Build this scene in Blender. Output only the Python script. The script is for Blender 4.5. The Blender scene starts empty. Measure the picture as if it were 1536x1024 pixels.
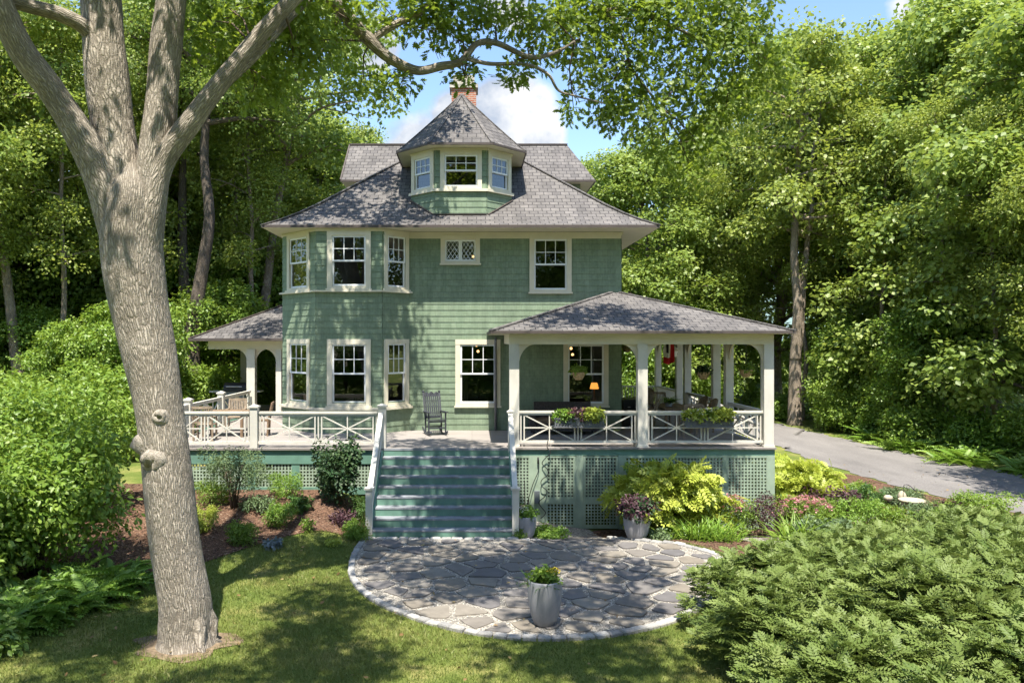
import bpy, math, random
import numpy as np
from mathutils import Vector, Matrix
R = random.Random(7)
NR = np.random.default_rng(7)
SC = bpy.context.scene
COL = SC.collection
PI = math.pi
# survey of the place: camera at X=0,Y=0; Y runs away from it; Z=0 is the foot of the steps
F, CX, CY, H = 1152.0, 708.0, 511.0, 4.45
DECK = 1.71
def wx(x, d): return (x - CX) * d / F
def wz(y, d): return H - (y - CY) * d / F
def sm(x, a, b):
    t = np.clip((np.asarray(x, float) - a) / (b - a), 0, 1)
    return t * t * (3 - 2 * t)
def gz(x, y):
    x = np.asarray(x, float); y = np.asarray(y, float)
    left = .62 * sm(-x, 2.3, 3.4) * sm(y, 15.2, 19.6) * (1 - .5 * sm(y, 26, 40))
    right = -.42 * sm(x, .6, 1.8) * sm(y, 16.6, 19.4)
    far = -.42 * sm(x, 6.5, 10) * sm(y, 8, 17) * (1 - sm(y, 16.6, 19.4))
    hill = 3.0 * sm(x, 24, 60) + 1.2 * sm(y, 60, 120)
    return left + right + far + hill
def G(x, y): return float(gz(x, y))

# ---------------------------------------------------------------- materials
MATS = {}
def nt_new(name):
    m = bpy.data.materials.new(name); m.use_nodes = True
    nt = m.node_tree; nt.nodes.clear()
    out = nt.nodes.new('ShaderNodeOutputMaterial')
    MATS[name] = m
    return m, nt, out
def nd(nt, typ, ins=None, **kw):
    n = nt.nodes.new('ShaderNode' + typ)
    for k, v in kw.items(): setattr(n, k, v)
    for k, v in (ins or {}).items():
        s = n.inputs[k]
        if hasattr(v, 'is_linked') or isinstance(v, bpy.types.NodeSocket): nt.links.new(v, s)
        else:
            if isinstance(v, tuple) and len(v) == 3 and s.type == 'RGBA': v = (*v, 1)
            s.default_value = v
    return n
def ramp(nt, fac, stops):
    n = nt.nodes.new('ShaderNodeValToRGB'); e = n.color_ramp.elements
    while len(e) < len(stops): e.new(.5)
    for i, (p, c) in enumerate(stops):
        e[i].position = p; e[i].color = (*c, 1) if len(c) == 3 else c
    nt.links.new(fac, n.inputs[0]); return n.outputs[0]
def mixc(nt, fac, a, b, mode='MIX'):
    n = nt.nodes.new('ShaderNodeMix'); n.data_type = 'RGBA'; n.blend_type = mode
    for s, v in ((n.inputs[0], fac), (n.inputs[6], a), (n.inputs[7], b)):
        if isinstance(v, bpy.types.NodeSocket): nt.links.new(v, s)
        elif isinstance(v, tuple): s.default_value = (*v, 1)
        else: s.default_value = v
    return n.outputs[2]
def noise(nt, vec, scale, detail=4, rough=.55, stretch=None):
    if stretch:
        mp = nd(nt, 'Mapping', {'Vector': vec, 'Scale': stretch}); vec = mp.outputs[0]
    n = nd(nt, 'TexNoise', {'Vector': vec, 'Scale': scale, 'Detail': detail, 'Roughness': rough})
    return n.outputs[0]
def bumpn(nt, h, strength, dist, prev=None):
    b = nd(nt, 'Bump', {'Height': h, 'Strength': strength, 'Distance': dist})
    if prev is not None: nt.links.new(prev, b.inputs['Normal'])
    return b.outputs[0]
def bsdf(nt, out, col, rough=.6, normal=None, spec=.4, metal=0, **kw):
    p = nd(nt, 'BsdfPrincipled', {'Base Color': col, 'Roughness': rough, 'Metallic': metal, 'Specular IOR Level': spec})
    for k, v in kw.items(): p.inputs[k.replace('_', ' ')].default_value = v
    if normal is not None: nt.links.new(normal, p.inputs['Normal'])
    nt.links.new(p.outputs[0], out.inputs[0]); return p
def co(nt, which='Object'): return nd(nt, 'TexCoord').outputs[which]

def paint(name, col, rough=.5, var=.12, scale=3.0, dirt=.0, spec=.35, wood=True):
    m, nt, out = nt_new(name); c = co(nt)
    dark = tuple(v * (1 - var * 1.6) for v in col); lite = tuple(min(1, v * (1 + var)) for v in col)
    k = ramp(nt, noise(nt, c, scale, 5), [(.3, dark), (.7, lite)])
    if dirt:
        d = noise(nt, c, 1.3, 6, .7, (1, 1, .35))
        k = mixc(nt, ramp(nt, d, [(.5, (0, 0, 0)), (.75, (dirt, dirt, dirt))]), k, tuple(v * .55 for v in col))
    nb = bumpn(nt, noise(nt, c, 40, 3), .15, .003) if wood else None
    bsdf(nt, out, k, rough, nb, spec)
    return m
def brick(name, c1, c2, mortar, w, h, ms, rough=.8, bump=.5, dist=.008, var=.35, vscale=.7, smooth=.1, off=.5, streak=None):
    m, nt, out = nt_new(name); uv = co(nt, 'UV'); c = co(nt)
    b = nd(nt, 'TexBrick', {'Vector': uv, 'Color1': c1, 'Color2': c2, 'Mortar': mortar, 'Scale': 1.0, 'Mortar Size': ms,
                            'Mortar Smooth': smooth, 'Bias': 0.0, 'Brick Width': w, 'Row Height': h}, offset=off, offset_frequency=2, squash=1.0)
    n1 = noise(nt, c, vscale, 5, .6); n2 = noise(nt, c, 14, 4, .6)
    k = mixc(nt, 1.0, b.outputs[0], ramp(nt, n1, [(.25, (1 - var,) * 3), (.75, (1 + var * .4,) * 3)]), 'MULTIPLY')
    k = mixc(nt, .6, k, ramp(nt, n2, [(.25, (.72,) * 3), (.75, (1.12,) * 3)]), 'MULTIPLY')
    if streak: k = mixc(nt, .7, k, ramp(nt, noise(nt, c, 1.6, 5, .65, streak), [(.3, (.70, .71, .70)), (.7, (1.12, 1.12, 1.10))]), 'MULTIPLY')
    inv = nd(nt, 'Math', {0: 1.0, 1: b.outputs[1]}, operation='SUBTRACT').outputs[0]
    nb = bumpn(nt, inv, bump, dist); nb = bumpn(nt, n2, .25, .004, nb)
    bsdf(nt, out, k, rough, nb, .25)
    return m
def leafmat(name, dark, mid, light, trans=None, tw=.35, rough=.5, spec=.3):
    m, nt, out = nt_new(name)
    a = nd(nt, 'Attribute', attribute_name='var').outputs['Fac']
    k = ramp(nt, a, [(0, dark), (.5, mid), (1, light)])
    p = nd(nt, 'BsdfPrincipled', {'Base Color': k, 'Roughness': rough, 'Specular IOR Level': spec})
    t = trans or tuple(v * f for v, f in zip(light, (1.25, 1.25, .7)))
    tk = mixc(nt, .5, k, t)
    tr = nd(nt, 'BsdfTranslucent', {'Color': tk})
    mx = nd(nt, 'MixShader', {0: tw, 1: p.outputs[0], 2: tr.outputs[0]})
    nt.links.new(mx.outputs[0], out.inputs[0]); return m
def emit(name, col, s):
    m, nt, out = nt_new(name)
    e = nd(nt, 'Emission', {'Color': col, 'Strength': s}); nt.links.new(e.outputs[0], out.inputs[0]); return m

brick('green_shingle', (.19, .255, .175), (.218, .282, .198), (.135, .175, .125), .16, .184, .003, .72, .25, .003, .16, 1.2, .1, .5, (3.5, 3.5, .5))
brick('roof_shingle', (.118, .11, .11), (.175, .162, .157), (.043, .04, .043), .27, .225, .011, .85, .7, .012, .26, 1.1, .1, .5, (2.2, .6, .6))
brick('chimney_brick', (.36, .11, .065), (.42, .17, .10), (.42, .38, .33), .22, .075, .01, .85, .5, .006)
paint('cream_trim', (.62, .575, .46), .5, .06, 2)
paint('white_rail', (.58, .555, .495), .5, .07, 2, .35)
paint('sash_white', (.74, .76, .78), .4, .05, 2)
paint('teal_paint', (.125, .235, .185), .5, .12, 2.5, .5)
paint('lattice_paint', (.285, .36, .275), .55, .12, 2.5, .35)
paint('step_tread', (.235, .25, .275), .55, .2, 4, .6)
paint('dark_gutter', (.08, .065, .06), .5)
paint('stone_cap', (.42, .39, .33), .9, .25, 6)
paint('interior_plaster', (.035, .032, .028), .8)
paint('curtain_cloth', (.4, .38, .33), .9)
paint('black_iron', (.03, .03, .033), .45)
paint('grey_weathered', (.036, .040, .05), .5, .25, 8)
paint('zinc', (.14, .145, .16), .5, .2, 8)
paint('wicker', (.30, .23, .155), .7, .3, 18)
paint('brown_wood', (.20, .135, .085), .6, .25, 9)
paint('dark_wicker', (.055, .045, .042), .7, .3, 20)
paint('teak', (.27, .21, .15), .65, .25, 9)
paint('concrete_urn', (.40, .35, .26), .85, .15, 9)
paint('bare_earth', (.17, .125, .08), .95, .35, 14)
paint('soil', (.06, .04, .028), .95, .3, 20)
paint('red_cloth', (.55, .02, .03), .8)
paint('white_cloth', (.78, .77, .74), .8)
paint('black_cloth', (.02, .02, .022), .8)
paint('coir', (.42, .30, .17), .9, .3, 25)
paint('cable', (.02, .02, .02), .5)
paint('grey_box', (.15, .17, .18), .4)
paint('foundation', (.1, .1, .095), .9)
paint('steel', (.42, .43, .44), .35, .05, 5, spec=.6)
emit('lamp_glow', (1, .36, .06), 1.1)
emit('bulb_glow', (1, .55, .2), 2.5)

def deckmat():
    m, nt, out = nt_new('deck_board'); uv = co(nt, 'UV'); c = co(nt)
    b = nd(nt, 'TexBrick', {'Vector': uv, 'Color1': (.33, .30, .28), 'Color2': (.27, .245, .23), 'Mortar': (.07, .065, .06), 'Scale': 1.0,
                            'Mortar Size': .006, 'Brick Width': 3.6, 'Row Height': .14}, offset=.37)
    k = mixc(nt, .7, b.outputs[0], ramp(nt, noise(nt, c, 5, 5, .6, (.3, 3, 1)), [(.3, (.7,) * 3), (.7, (1.15,) * 3)]), 'MULTIPLY')
    bsdf(nt, out, k, .65, None, .3)
deckmat()
def barkmat(name, c_hi, c_lo, sc=1.0, strength=1.0):
    m, nt, out = nt_new(name); uv = co(nt, 'UV'); c = co(nt)
    w = noise(nt, c, 2.2 * sc, 3)
    warp = nd(nt, 'VectorMath', {0: uv, 1: nd(nt, 'VectorMath', {0: nd(nt, 'TexNoise', {'Vector': c, 'Scale': 5 * sc, 'Detail': 3}).outputs[1], 1: (.07, .16, 0)}, operation='MULTIPLY').outputs[0]}, operation='ADD').outputs[0]
    v = nd(nt, 'TexVoronoi', {'Vector': nd(nt, 'Mapping', {'Vector': warp, 'Scale': (22 * sc, 4.6 * sc, 1)}).outputs[0], 'Scale': 1.0}, feature='DISTANCE_TO_EDGE').outputs[0]
    f = noise(nt, c, 30 * sc, 5, .65)
    h = nd(nt, 'Math', {0: nd(nt, 'Math', {0: v, 1: .35}, operation='MINIMUM').outputs[0], 1: nd(nt, 'Math', {0: f, 1: .3}, operation='MULTIPLY').outputs[0]}, operation='ADD').outputs[0]
    k = ramp(nt, h, [(.10, c_lo), (.30, tuple((a + b) / 2 for a, b in zip(c_hi, c_lo))), (.52, c_hi)])
    k = mixc(nt, .8, k, ramp(nt, w, [(.3, (.68, .66, .62)), (.7, (1.15, 1.14, 1.13))]), 'MULTIPLY')
    nb = bumpn(nt, h, 1.0 * strength, .05)
    bsdf(nt, out, k, .9, nb, .15)
barkmat('oak_bark', (.47, .42, .36), (.165, .142, .118), 1.2, .9)
barkmat('wood_bark', (.27, .225, .185), (.065, .053, .045), 1.0)
barkmat('pale_bark', (.56, .47, .38), (.17, .135, .105), 1.0)
def knotmat():
    m, nt, out = nt_new('knot_bark'); c = co(nt)
    h = noise(nt, c, 16, 6, .7, (1, 1, .45)); k = ramp(nt, h, [(.25, (.17, .145, .12)), (.45, (.33, .29, .245)), (.7, (.46, .41, .35))])
    bsdf(nt, out, k, .9, bumpn(nt, h, 1.0, .06), .15)
knotmat()
def stemmat(name, col):
    m, nt, out = nt_new(name)
    bsdf(nt, out, ramp(nt, noise(nt, co(nt), 20, 3), [(.3, tuple(v * .6 for v in col)), (.7, col)]), .85)
stemmat('twig', (.13, .095, .065)); stemmat('green_stem', (.10, .14, .04))

leafmat('oak_leaf', (0.085, 0.145, 0.02), (0.14, 0.215, 0.03), (0.22, 0.3, 0.045), (0.42, 0.53, 0.04), 0.5, 0.45, 0.45)
leafmat('maple_leaf', (0.155, 0.215, 0.04), (0.25, 0.315, 0.06), (0.36, 0.415, 0.1), (0.47, 0.54, 0.07), 0.44, 0.45, 0.45)
leafmat('wood_leaf', (0.13, 0.2, 0.04), (0.215, 0.3, 0.06), (0.335, 0.405, 0.105), (0.43, 0.52, 0.07), 0.44, 0.45, 0.45)
leafmat('deep_leaf', (.035, .085, .022), (.06, .13, .03), (.11, .19, .04), None, .3)
leafmat('hedge_leaf', (0.1, 0.19, 0.025), (0.175, 0.28, 0.038), (0.275, 0.375, 0.07), (0.34, 0.44, 0.04), 0.38, 0.45, 0.45)
leafmat('ash_leaf', (0.085, 0.135, 0.03), (0.15, 0.205, 0.052), (0.225, 0.28, 0.09), (0.25, 0.32, 0.06), 0.3, 0.5, 0.25)
leafmat('fern_leaf', (0.1, 0.2, 0.03), (0.17, 0.3, 0.05), (0.27, 0.4, 0.085), None, 0.38, 0.45, 0.45)
leafmat('lime_leaf', (0.22, 0.29, 0.035), (0.36, 0.42, 0.06), (0.5, 0.54, 0.115), None, 0.3, 0.45, 0.45)
leafmat('bright_leaf', (0.09, 0.185, 0.02), (0.16, 0.285, 0.035), (0.27, 0.385, 0.07), (0.3, 0.42, 0.05), 0.35, 0.45, 0.45)
leafmat('sage_leaf', (.08, .13, .06), (.13, .19, .085), (.20, .26, .13), None, .25)
leafmat('dark_leaf', (.018, .05, .02), (.035, .075, .026), (.07, .11, .04), None, .2)
leafmat('purple_leaf', (.045, .022, .03), (.075, .035, .045), (.12, .07, .07), None, .2)
leafmat('blue_leaf', (.12, .16, .17), (.18, .22, .24), (.25, .29, .31), None, .15)
leafmat('pink_petal', (0.38, 0.13, 0.17), (0.5, 0.22, 0.25), (0.6, 0.36, 0.37), None, 0.25, 0.45, 0.45)
leafmat('dry_leaf', (.16, .09, .04), (.28, .18, .08), (.40, .32, .14), None, .2)
leafmat('white_petal', (.7, .7, .66), (.8, .8, .76), (.85, .85, .8), None, .2)
leafmat('yellow_petal', (.6, .45, .03), (.7, .55, .04), (.75, .65, .1), None, .2)
leafmat('grass_leaf', (0.06, 0.11, 0.018), (0.125, 0.172, 0.035), (0.26, 0.265, 0.09), None, 0.3, 0.5, 0.3)
leafmat('floor_leaf', (0.1, 0.18, 0.03), (0.18, 0.28, 0.05), (0.29, 0.38, 0.09), None, 0.3, 0.45, 0.45)

def groundmats():
    m, nt, out = nt_new('lawn'); c = co(nt)
    k = ramp(nt, noise(nt, c, .9, 6, .65), [(.3, (.085, .13, .026)), (.52, (.15, .18, .045)), (.70, (.30, .265, .10))])
    k = mixc(nt, .8, k, ramp(nt, noise(nt, c, 35, 5, .7), [(.25, (.45,) * 3), (.75, (1.25,) * 3)]), 'MULTIPLY')
    bsdf(nt, out, k, .95, bumpn(nt, noise(nt, c, 60, 4, .7), .6, .03), .1)
    m, nt, out = nt_new('mulch'); c = co(nt)
    v = nd(nt, 'TexVoronoi', {'Vector': nd(nt, 'Mapping', {'Vector': c, 'Scale': (1, 1.6, 1)}).outputs[0], 'Scale': 28.0, 'Randomness': 1.0})
    k = ramp(nt, nd(nt, 'SeparateColor', {0: v.outputs[1]}).outputs[0], [(0, (.055, .034, .024)), (.5, (.115, .067, .046)), (.93, (.20, .115, .075)), (1, (.33, .25, .18))])
    k = mixc(nt, .7, k, ramp(nt, noise(nt, c, 1.2, 5), [(.3, (.6,) * 3), (.7, (1.15,) * 3)]), 'MULTIPLY')
    bsdf(nt, out, k, .95, bumpn(nt, v.outputs[0], .8, .025), .1)
    m, nt, out = nt_new('gravel'); c = co(nt)
    v = nd(nt, 'TexVoronoi', {'Vector': c, 'Scale': 42.0})
    s = nd(nt, 'SeparateColor', {0: v.outputs[1]}).outputs[0]
    k = ramp(nt, s, [(0, (.20, .18, .16)), (.3, (.25, .225, .195)), (.65, (.36, .33, .285)), (1, (.55, .51, .45))])
    k = mixc(nt, ramp(nt, v.outputs[0], [(.4, (0,) * 3), (.75, (.85,) * 3)]), k, (.10, .095, .085))
    k = mixc(nt, .5, k, ramp(nt, noise(nt, c, .8, 4), [(.3, (.75,) * 3), (.7, (1.1,) * 3)]), 'MULTIPLY')
    bsdf(nt, out, k, .9, bumpn(nt, v.outputs[0], -.9, .02), .2)
    m, nt, out = nt_new('flagstone'); c = co(nt)
    a = nd(nt, 'Attribute', attribute_name='var').outputs['Fac']
    k = ramp(nt, a, [(0, (.125, .12, .125)), (.4, (.165, .155, .15)), (.7, (.19, .168, .14)), (1, (.235, .218, .195))])
    k = mixc(nt, .75, k, ramp(nt, noise(nt, c, 3.5, 7, .68), [(.25, (.62, .6, .58)), (.75, (1.2, 1.18, 1.15))]), 'MULTIPLY')
    bsdf(nt, out, k, .8, bumpn(nt, noise(nt, c, 9, 6, .6), .5, .015), .25)
    m, nt, out = nt_new('granite'); c = co(nt)
    a = nd(nt, 'Attribute', attribute_name='var').outputs['Fac']
    k = ramp(nt, a, [(0, (.24, .235, .23)), (1, (.42, .405, .385))])
    k = mixc(nt, .7, k, ramp(nt, noise(nt, c, 26, 6, .75), [(.3, (.6,) * 3), (.7, (1.15,) * 3)]), 'MULTIPLY')
    bsdf(nt, out, k, .85, bumpn(nt, noise(nt, c, 22, 5), .6, .012), .2)
    m, nt, out = nt_new('driveway'); c = co(nt)
    k = ramp(nt, noise(nt, c, .5, 6, .65, (.8, .25, 1)), [(.3, (.13, .122, .12)), (.7, (.235, .22, .212))])
    k = mixc(nt, .8, k, ramp(nt, noise(nt, c, 22, 6, .8), [(.3, (.5,) * 3), (.7, (1.35,) * 3)]), 'MULTIPLY')
    bsdf(nt, out, k, .95, bumpn(nt, noise(nt, c, 25, 5, .7), .5, .02), .15)
    m, nt, out = nt_new('hill_haze'); c = co(nt)
    bsdf(nt, out, ramp(nt, noise(nt, c, .05, 6), [(.3, (.10, .15, .15)), (.7, (.17, .23, .22))]), 1, None, 0)
    m, nt, out = nt_new('pot_glaze'); c = co(nt)
    k = ramp(nt, noise(nt, c, 4, 6, .6, (1, 1, .5)), [(.3, (.17, .175, .195)), (.55, (.27, .27, .29)), (.75, (.34, .325, .325))])
    bsdf(nt, out, k, .42, bumpn(nt, noise(nt, c, 18, 4), .2, .006), .5)
    m, nt, out = nt_new('window_glass')
    fr = nd(nt, 'Fresnel', {'IOR': 1.9}).outputs[0]
    nb = bumpn(nt, noise(nt, co(nt), 1.6, 2), .05, .02)
    gl = nd(nt, 'BsdfGlossy', {'Color': (.9, .93, .95), 'Roughness': .015, 'Normal': nb})
    tr = nd(nt, 'BsdfTransparent', {'Color': (.5, .53, .53)})
    mx = nd(nt, 'MixShader', {0: nd(nt, 'Math', {0: fr, 1: .04}, operation='ADD').outputs[0], 1: tr.outputs[0], 2: gl.outputs[0]})
    nt.links.new(mx.outputs[0], out.inputs[0])
groundmats()

# ---------------------------------------------------------------- mesh and object helpers
def tag(o, label=None, cat=None, group=None, kind=None):
    for k, v in (('label', label), ('category', cat), ('group', group), ('kind', kind)):
        if v: o[k] = v
    return o
def thing(name, label, cat, loc=(0, 0, 0), group=None, rz=0):
    o = bpy.data.objects.new(name, None); COL.objects.link(o)
    o.location = loc; o.rotation_euler = (0, 0, rz); o.empty_display_size = .2
    return tag(o, label, cat, group)
def org(p):
    v = Vector((0, 0, 0))
    while p is not None: v += Vector(p.location); p = p.parent
    return v
class MB:
    def __init__(s): s.v = []; s.f = []; s.uv = []; s.var = []; s.cv = 0.5
    def face(s, pts, uv=None):
        i = len(s.v); s.v += [tuple(p) for p in pts]; s.f.append(tuple(range(i, i + len(pts)))); s.uv.append(uv); s.var.append(s.cv)
    def hexa(s, c):   # 8 corners: bottom ring then top ring
        for q in ((3, 2, 1, 0), (4, 5, 6, 7), (0, 1, 5, 4), (1, 2, 6, 5), (2, 3, 7, 6), (3, 0, 4, 7)):
            s.face([c[k] for k in q])
    def box(s, a, b):
        (x0, y0, z0), (x1, y1, z1) = a, b
        s.hexa([(x0, y0, z0), (x1, y0, z0), (x1, y1, z0), (x0, y1, z0), (x0, y0, z1), (x1, y0, z1), (x1, y1, z1), (x0, y1, z1)])
    def bar(s, a, b, w, h, up=(0, 0, 1)):   # w sideways, h along up
        a = Vector(a); b = Vector(b); d = (b - a).normalized(); up = Vector(up)
        if abs(d.dot(up)) > .99: up = Vector((0, 1, 0))
        si = d.cross(up).normalized() * (w / 2); u2 = si.cross(d).normalized() * (h / 2)
        s.hexa([a - si - u2, a + si - u2, a + si + u2, a - si + u2, b - si - u2, b + si - u2, b + si + u2, b - si + u2])
    def tube(s, pts, rad, n=8, cap=True):
        P = [Vector(p) for p in pts]; rings = []; L = 0.0; ref = None
        for i, p in enumerate(P):
            t = (P[min(i + 1, len(P) - 1)] - P[max(i - 1, 0)]).normalized()
            if ref is None:
                ref = Vector((1, 0, 0)) if abs(t.x) < .9 else Vector((0, 1, 0))
            ref = (ref - t * ref.dot(t)).normalized(); bi = t.cross(ref)
            r = rad[i] if hasattr(rad, '__len__') else rad
            if i: L += (p - P[i - 1]).length
            rings.append(([p + (ref * math.cos(2 * PI * k / n) + bi * math.sin(2 * PI * k / n)) * r for k in range(n)], L, r))
        base = len(s.v)
        for rg in rings: s.v += [tuple(q) for q in rg[0]]
        r0 = rings[0][2]
        for i in range(len(rings) - 1):
            for k in range(n):
                k2 = (k + 1) % n
                s.f.append((base + i * n + k, base + i * n + k2, base + (i + 1) * n + k2, base + (i + 1) * n + k))
                U = lambda q, l: (2 * PI * r0 * q / n, l)
                s.uv.append([U(k, rings[i][1]), U(k + 1, rings[i][1]), U(k + 1, rings[i + 1][1]), U(k, rings[i + 1][1])]); s.var.append(s.cv)
        if cap:
            for rg, fl in ((0, 1), (len(rings) - 1, 0)):
                idx = [base + rg * n + k for k in range(n)]
                s.f.append(tuple(reversed(idx) if fl else idx)); s.uv.append(None); s.var.append(s.cv)
    def lathe(s, c, prof, n=24):
        base = len(s.v); c = Vector(c)
        for r, z in prof:
            for k in range(n):
                a = 2 * PI * k / n; s.v.append((c.x + r * math.cos(a), c.y + r * math.sin(a), c.z + z))
        for i in range(len(prof) - 1):
            for k in range(n):
                k2 = (k + 1) % n
                s.f.append((base + i * n + k, base + i * n + k2, base + (i + 1) * n + k2, base + (i + 1) * n + k)); s.uv.append(None); s.var.append(s.cv)
    def ball(s, c, r, n=10, sq=(1, 1, 1)):
        m = n // 2 + 1
        s2 = MB(); s2.lathe((0, 0, 0), [(max(1e-3, math.sin(PI * i / m)), -math.cos(PI * i / m)) for i in range(m + 1)], n)
        b = len(s.v); s.v += [(c[0] + x * r * sq[0], c[1] + y * r * sq[1], c[2] + z * r * sq[2]) for x, y, z in s2.v]
        s.f += [tuple(i + b for i in f) for f in s2.f]; s.uv += s2.uv; s.var += [s.cv] * len(s2.f)
    def build(s, name, mat, parent=None, smooth=False, origin=None, bevel=0):
        o0 = Vector(origin) if origin is not None else org(parent)
        V = np.array(s.v, float).reshape(-1, 3)
        me = bpy.data.meshes.new(name)
        me.from_pydata([tuple(p) for p in (V - np.array(o0))], [], s.f)
        uvl = me.uv_layers.new(name='UVMap'); buf = []
        for f, uv in zip(s.f, s.uv):
            if uv is None:
                P = V[list(f)]; e1 = P[1] - P[0]; e2 = P[2] - P[0]; n = np.cross(e1, e2)
                if np.linalg.norm(n) < 1e-12 and len(f) > 3: n = np.cross(e2, P[3] - P[0])
                l = np.linalg.norm(n); n = n / l if l > 1e-12 else np.array((0, 0, 1.))
                if abs(n[2]) < .985:
                    u = np.cross((0, 0, 1.), n); u /= np.linalg.norm(u); w = np.cross(n, u)
                else: u = np.array((1., 0, 0)); w = np.array((0, 1., 0))
                for p in P: buf += [p @ u, p @ w]
            else:
                for q in uv: buf += [q[0], q[1]]
        uvl.data.foreach_set('uv', buf)
        a = me.attributes.new('var', 'FLOAT', 'FACE'); a.data.foreach_set('value', s.var)
        me.materials.append(MATS[mat])
        if smooth: me.polygons.foreach_set('use_smooth', [True] * len(me.polygons))
        ob = bpy.data.objects.new(name, me); COL.objects.link(ob)
        if parent is not None: ob.parent = parent
        elif origin is not None: ob.location = o0
        if bevel:
            b = ob.modifiers.new('bevel', 'BEVEL'); b.width = bevel; b.segments = 2; b.limit_method = 'ANGLE'
        me.update()
        return ob
def copy_tree(o, parent=None):
    c = o.copy(); COL.objects.link(c)
    if parent is not None:
        c.parent = parent
    for ch in list(o.children): copy_tree(ch, c)
    return c
def np_mesh(name, verts, faces, var, mat, parent=None, origin=None, smooth=False):
    """verts (n,3), faces (m,k) all same k"""
    o0 = np.array(origin if origin is not None else org(parent), float)
    me = bpy.data.meshes.new(name); m, k = faces.shape
    me.vertices.add(len(verts)); me.vertices.foreach_set('co', (verts - o0).astype(np.float32).ravel())
    me.loops.add(m * k); me.loops.foreach_set('vertex_index', faces.astype(np.int32).ravel())
    me.polygons.add(m); me.polygons.foreach_set('loop_start', np.arange(0, m * k, k, dtype=np.int32))
    try: me.polygons.foreach_set('loop_total', np.full(m, k, np.int32))
    except Exception: pass
    a = me.attributes.new('var', 'FLOAT', 'FACE'); a.data.foreach_set('value', var.astype(np.float32))
    me.materials.append(MATS[mat]); me.update(calc_edges=True)
    ob = bpy.data.objects.new(name, me); COL.objects.link(ob)
    if parent is not None: ob.parent = parent
    elif origin is not None: ob.location = Vector(o0)
    return ob
# leaf templates: x along, y across, z up off the blade; triangles
def T_rhomb(w=.5, fold=.08):
    return np.array([(0, 0, 0), (.45, w / 2, fold), (1, 0, -.08), (.45, -w / 2, fold)]), np.array([(0, 2, 1), (0, 3, 2)])
def T_oval(w=.55):
    v = [(0, 0, 0), (.28, w * .42, .05), (.66, w * .40, .03), (1, 0, -.12), (.66, -w * .40, .03), (.28, -w * .42, .05), (.5, 0, -.01)]
    return np.array(v), np.array([(0, 6, 1), (1, 6, 2), (2, 6, 3), (3, 6, 4), (4, 6, 5), (5, 6, 0)])
def T_oak():
    half = [(.0, .02), (.18, .09), (.27, .25), (.36, .10), (.50, .34), (.58, .12), (.74, .27), (.80, .10), (1.0, 0)]
    v = [(x, 0, -.10 * x * x) for x, y in half]; n = len(half)
    v += [(x, y, .05 - .10 * x * x) for x, y in half]; v += [(x, -y, .05 - .10 * x * x) for x, y in half]
    f = []
    for i in range(n - 1):
        f += [(i, i + 1, n + i + 1), (i, n + i + 1, n + i), (i, 2 * n + i + 1, i + 1), (i, 2 * n + i, 2 * n + i + 1)]
    return np.array(v), np.array(f)
def T_pinnate(pairs=6, w=.10, ll=.34, droop=.35, taper=.5, start=.18):
    v = []; f = []
    def leaflet(x, z, ang, L):
        b = len(v); c, s = math.cos(ang), math.sin(ang)
        for (a, y, zz) in ((0, 0, 0), (.4, w / 2, .02), (1, 0, -.05), (.4, -w / 2, .02)):
            a *= L; v.append((x + a * c - y * s, a * s + y * c, z + zz))
        f.append((b, b + 2, b + 1)); f.append((b, b + 3, b + 2))
    for i in range(pairs):
        t = i / (pairs - 1); x = start + (1 - start) * .88 * t; z = -droop * x * x
        L = ll * (1 - taper * abs(2 * t - .8) ** 1.5)
        leaflet(x, z, 1.05 - .2 * t, L); leaflet(x, z, -1.05 + .2 * t, L)
    leaflet(.88, -droop * .78, 0, ll * .7)
    b = len(v); v += [(0, .012, 0), (.5, .012, -droop * .25), (.9, 0, -droop * .81), (.5, -.012, -droop * .25), (0, -.012, 0)]
    f += [(b, b + 4, b + 1), (b + 4, b + 3, b + 1), (b + 3, b + 2, b + 1)]
    return np.array(v), np.array(f)
def T_blade(w=.06, bend=.35):
    return np.array([(0, w / 2, 0), (0, -w / 2, 0), (.55, w * .4, -bend * .25), (.55, -w * .4, -bend * .25), (1, 0, -bend)]), np.array([(0, 1, 2), (1, 3, 2), (2, 3, 4)])
def unit(a): return a / np.maximum(np.linalg.norm(a, axis=1, keepdims=True), 1e-9)
def leaves(pos, axis, nrm, size, tmpl, var):
    T, Fc = tmpl; n = len(pos)
    a = unit(axis); b = unit(np.cross(nrm, a)); c = np.cross(a, b)
    s = np.broadcast_to(np.asarray(size, float), (n,))[:, None, None]
    V = pos[:, None, :] + s * (T[None, :, 0:1] * a[:, None, :] + T[None, :, 1:2] * b[:, None, :] + T[None, :, 2:3] * c[:, None, :])
    faces = (np.arange(n) * len(T))[:, None, None] + Fc[None]
    return V.reshape(-1, 3), faces.reshape(-1, 3), np.repeat(var, len(Fc))
def rnd_dir(n, rng, up=0.0):
    d = unit(rng.normal(size=(n, 3))); d[:, 2] += up; return unit(d)
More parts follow.
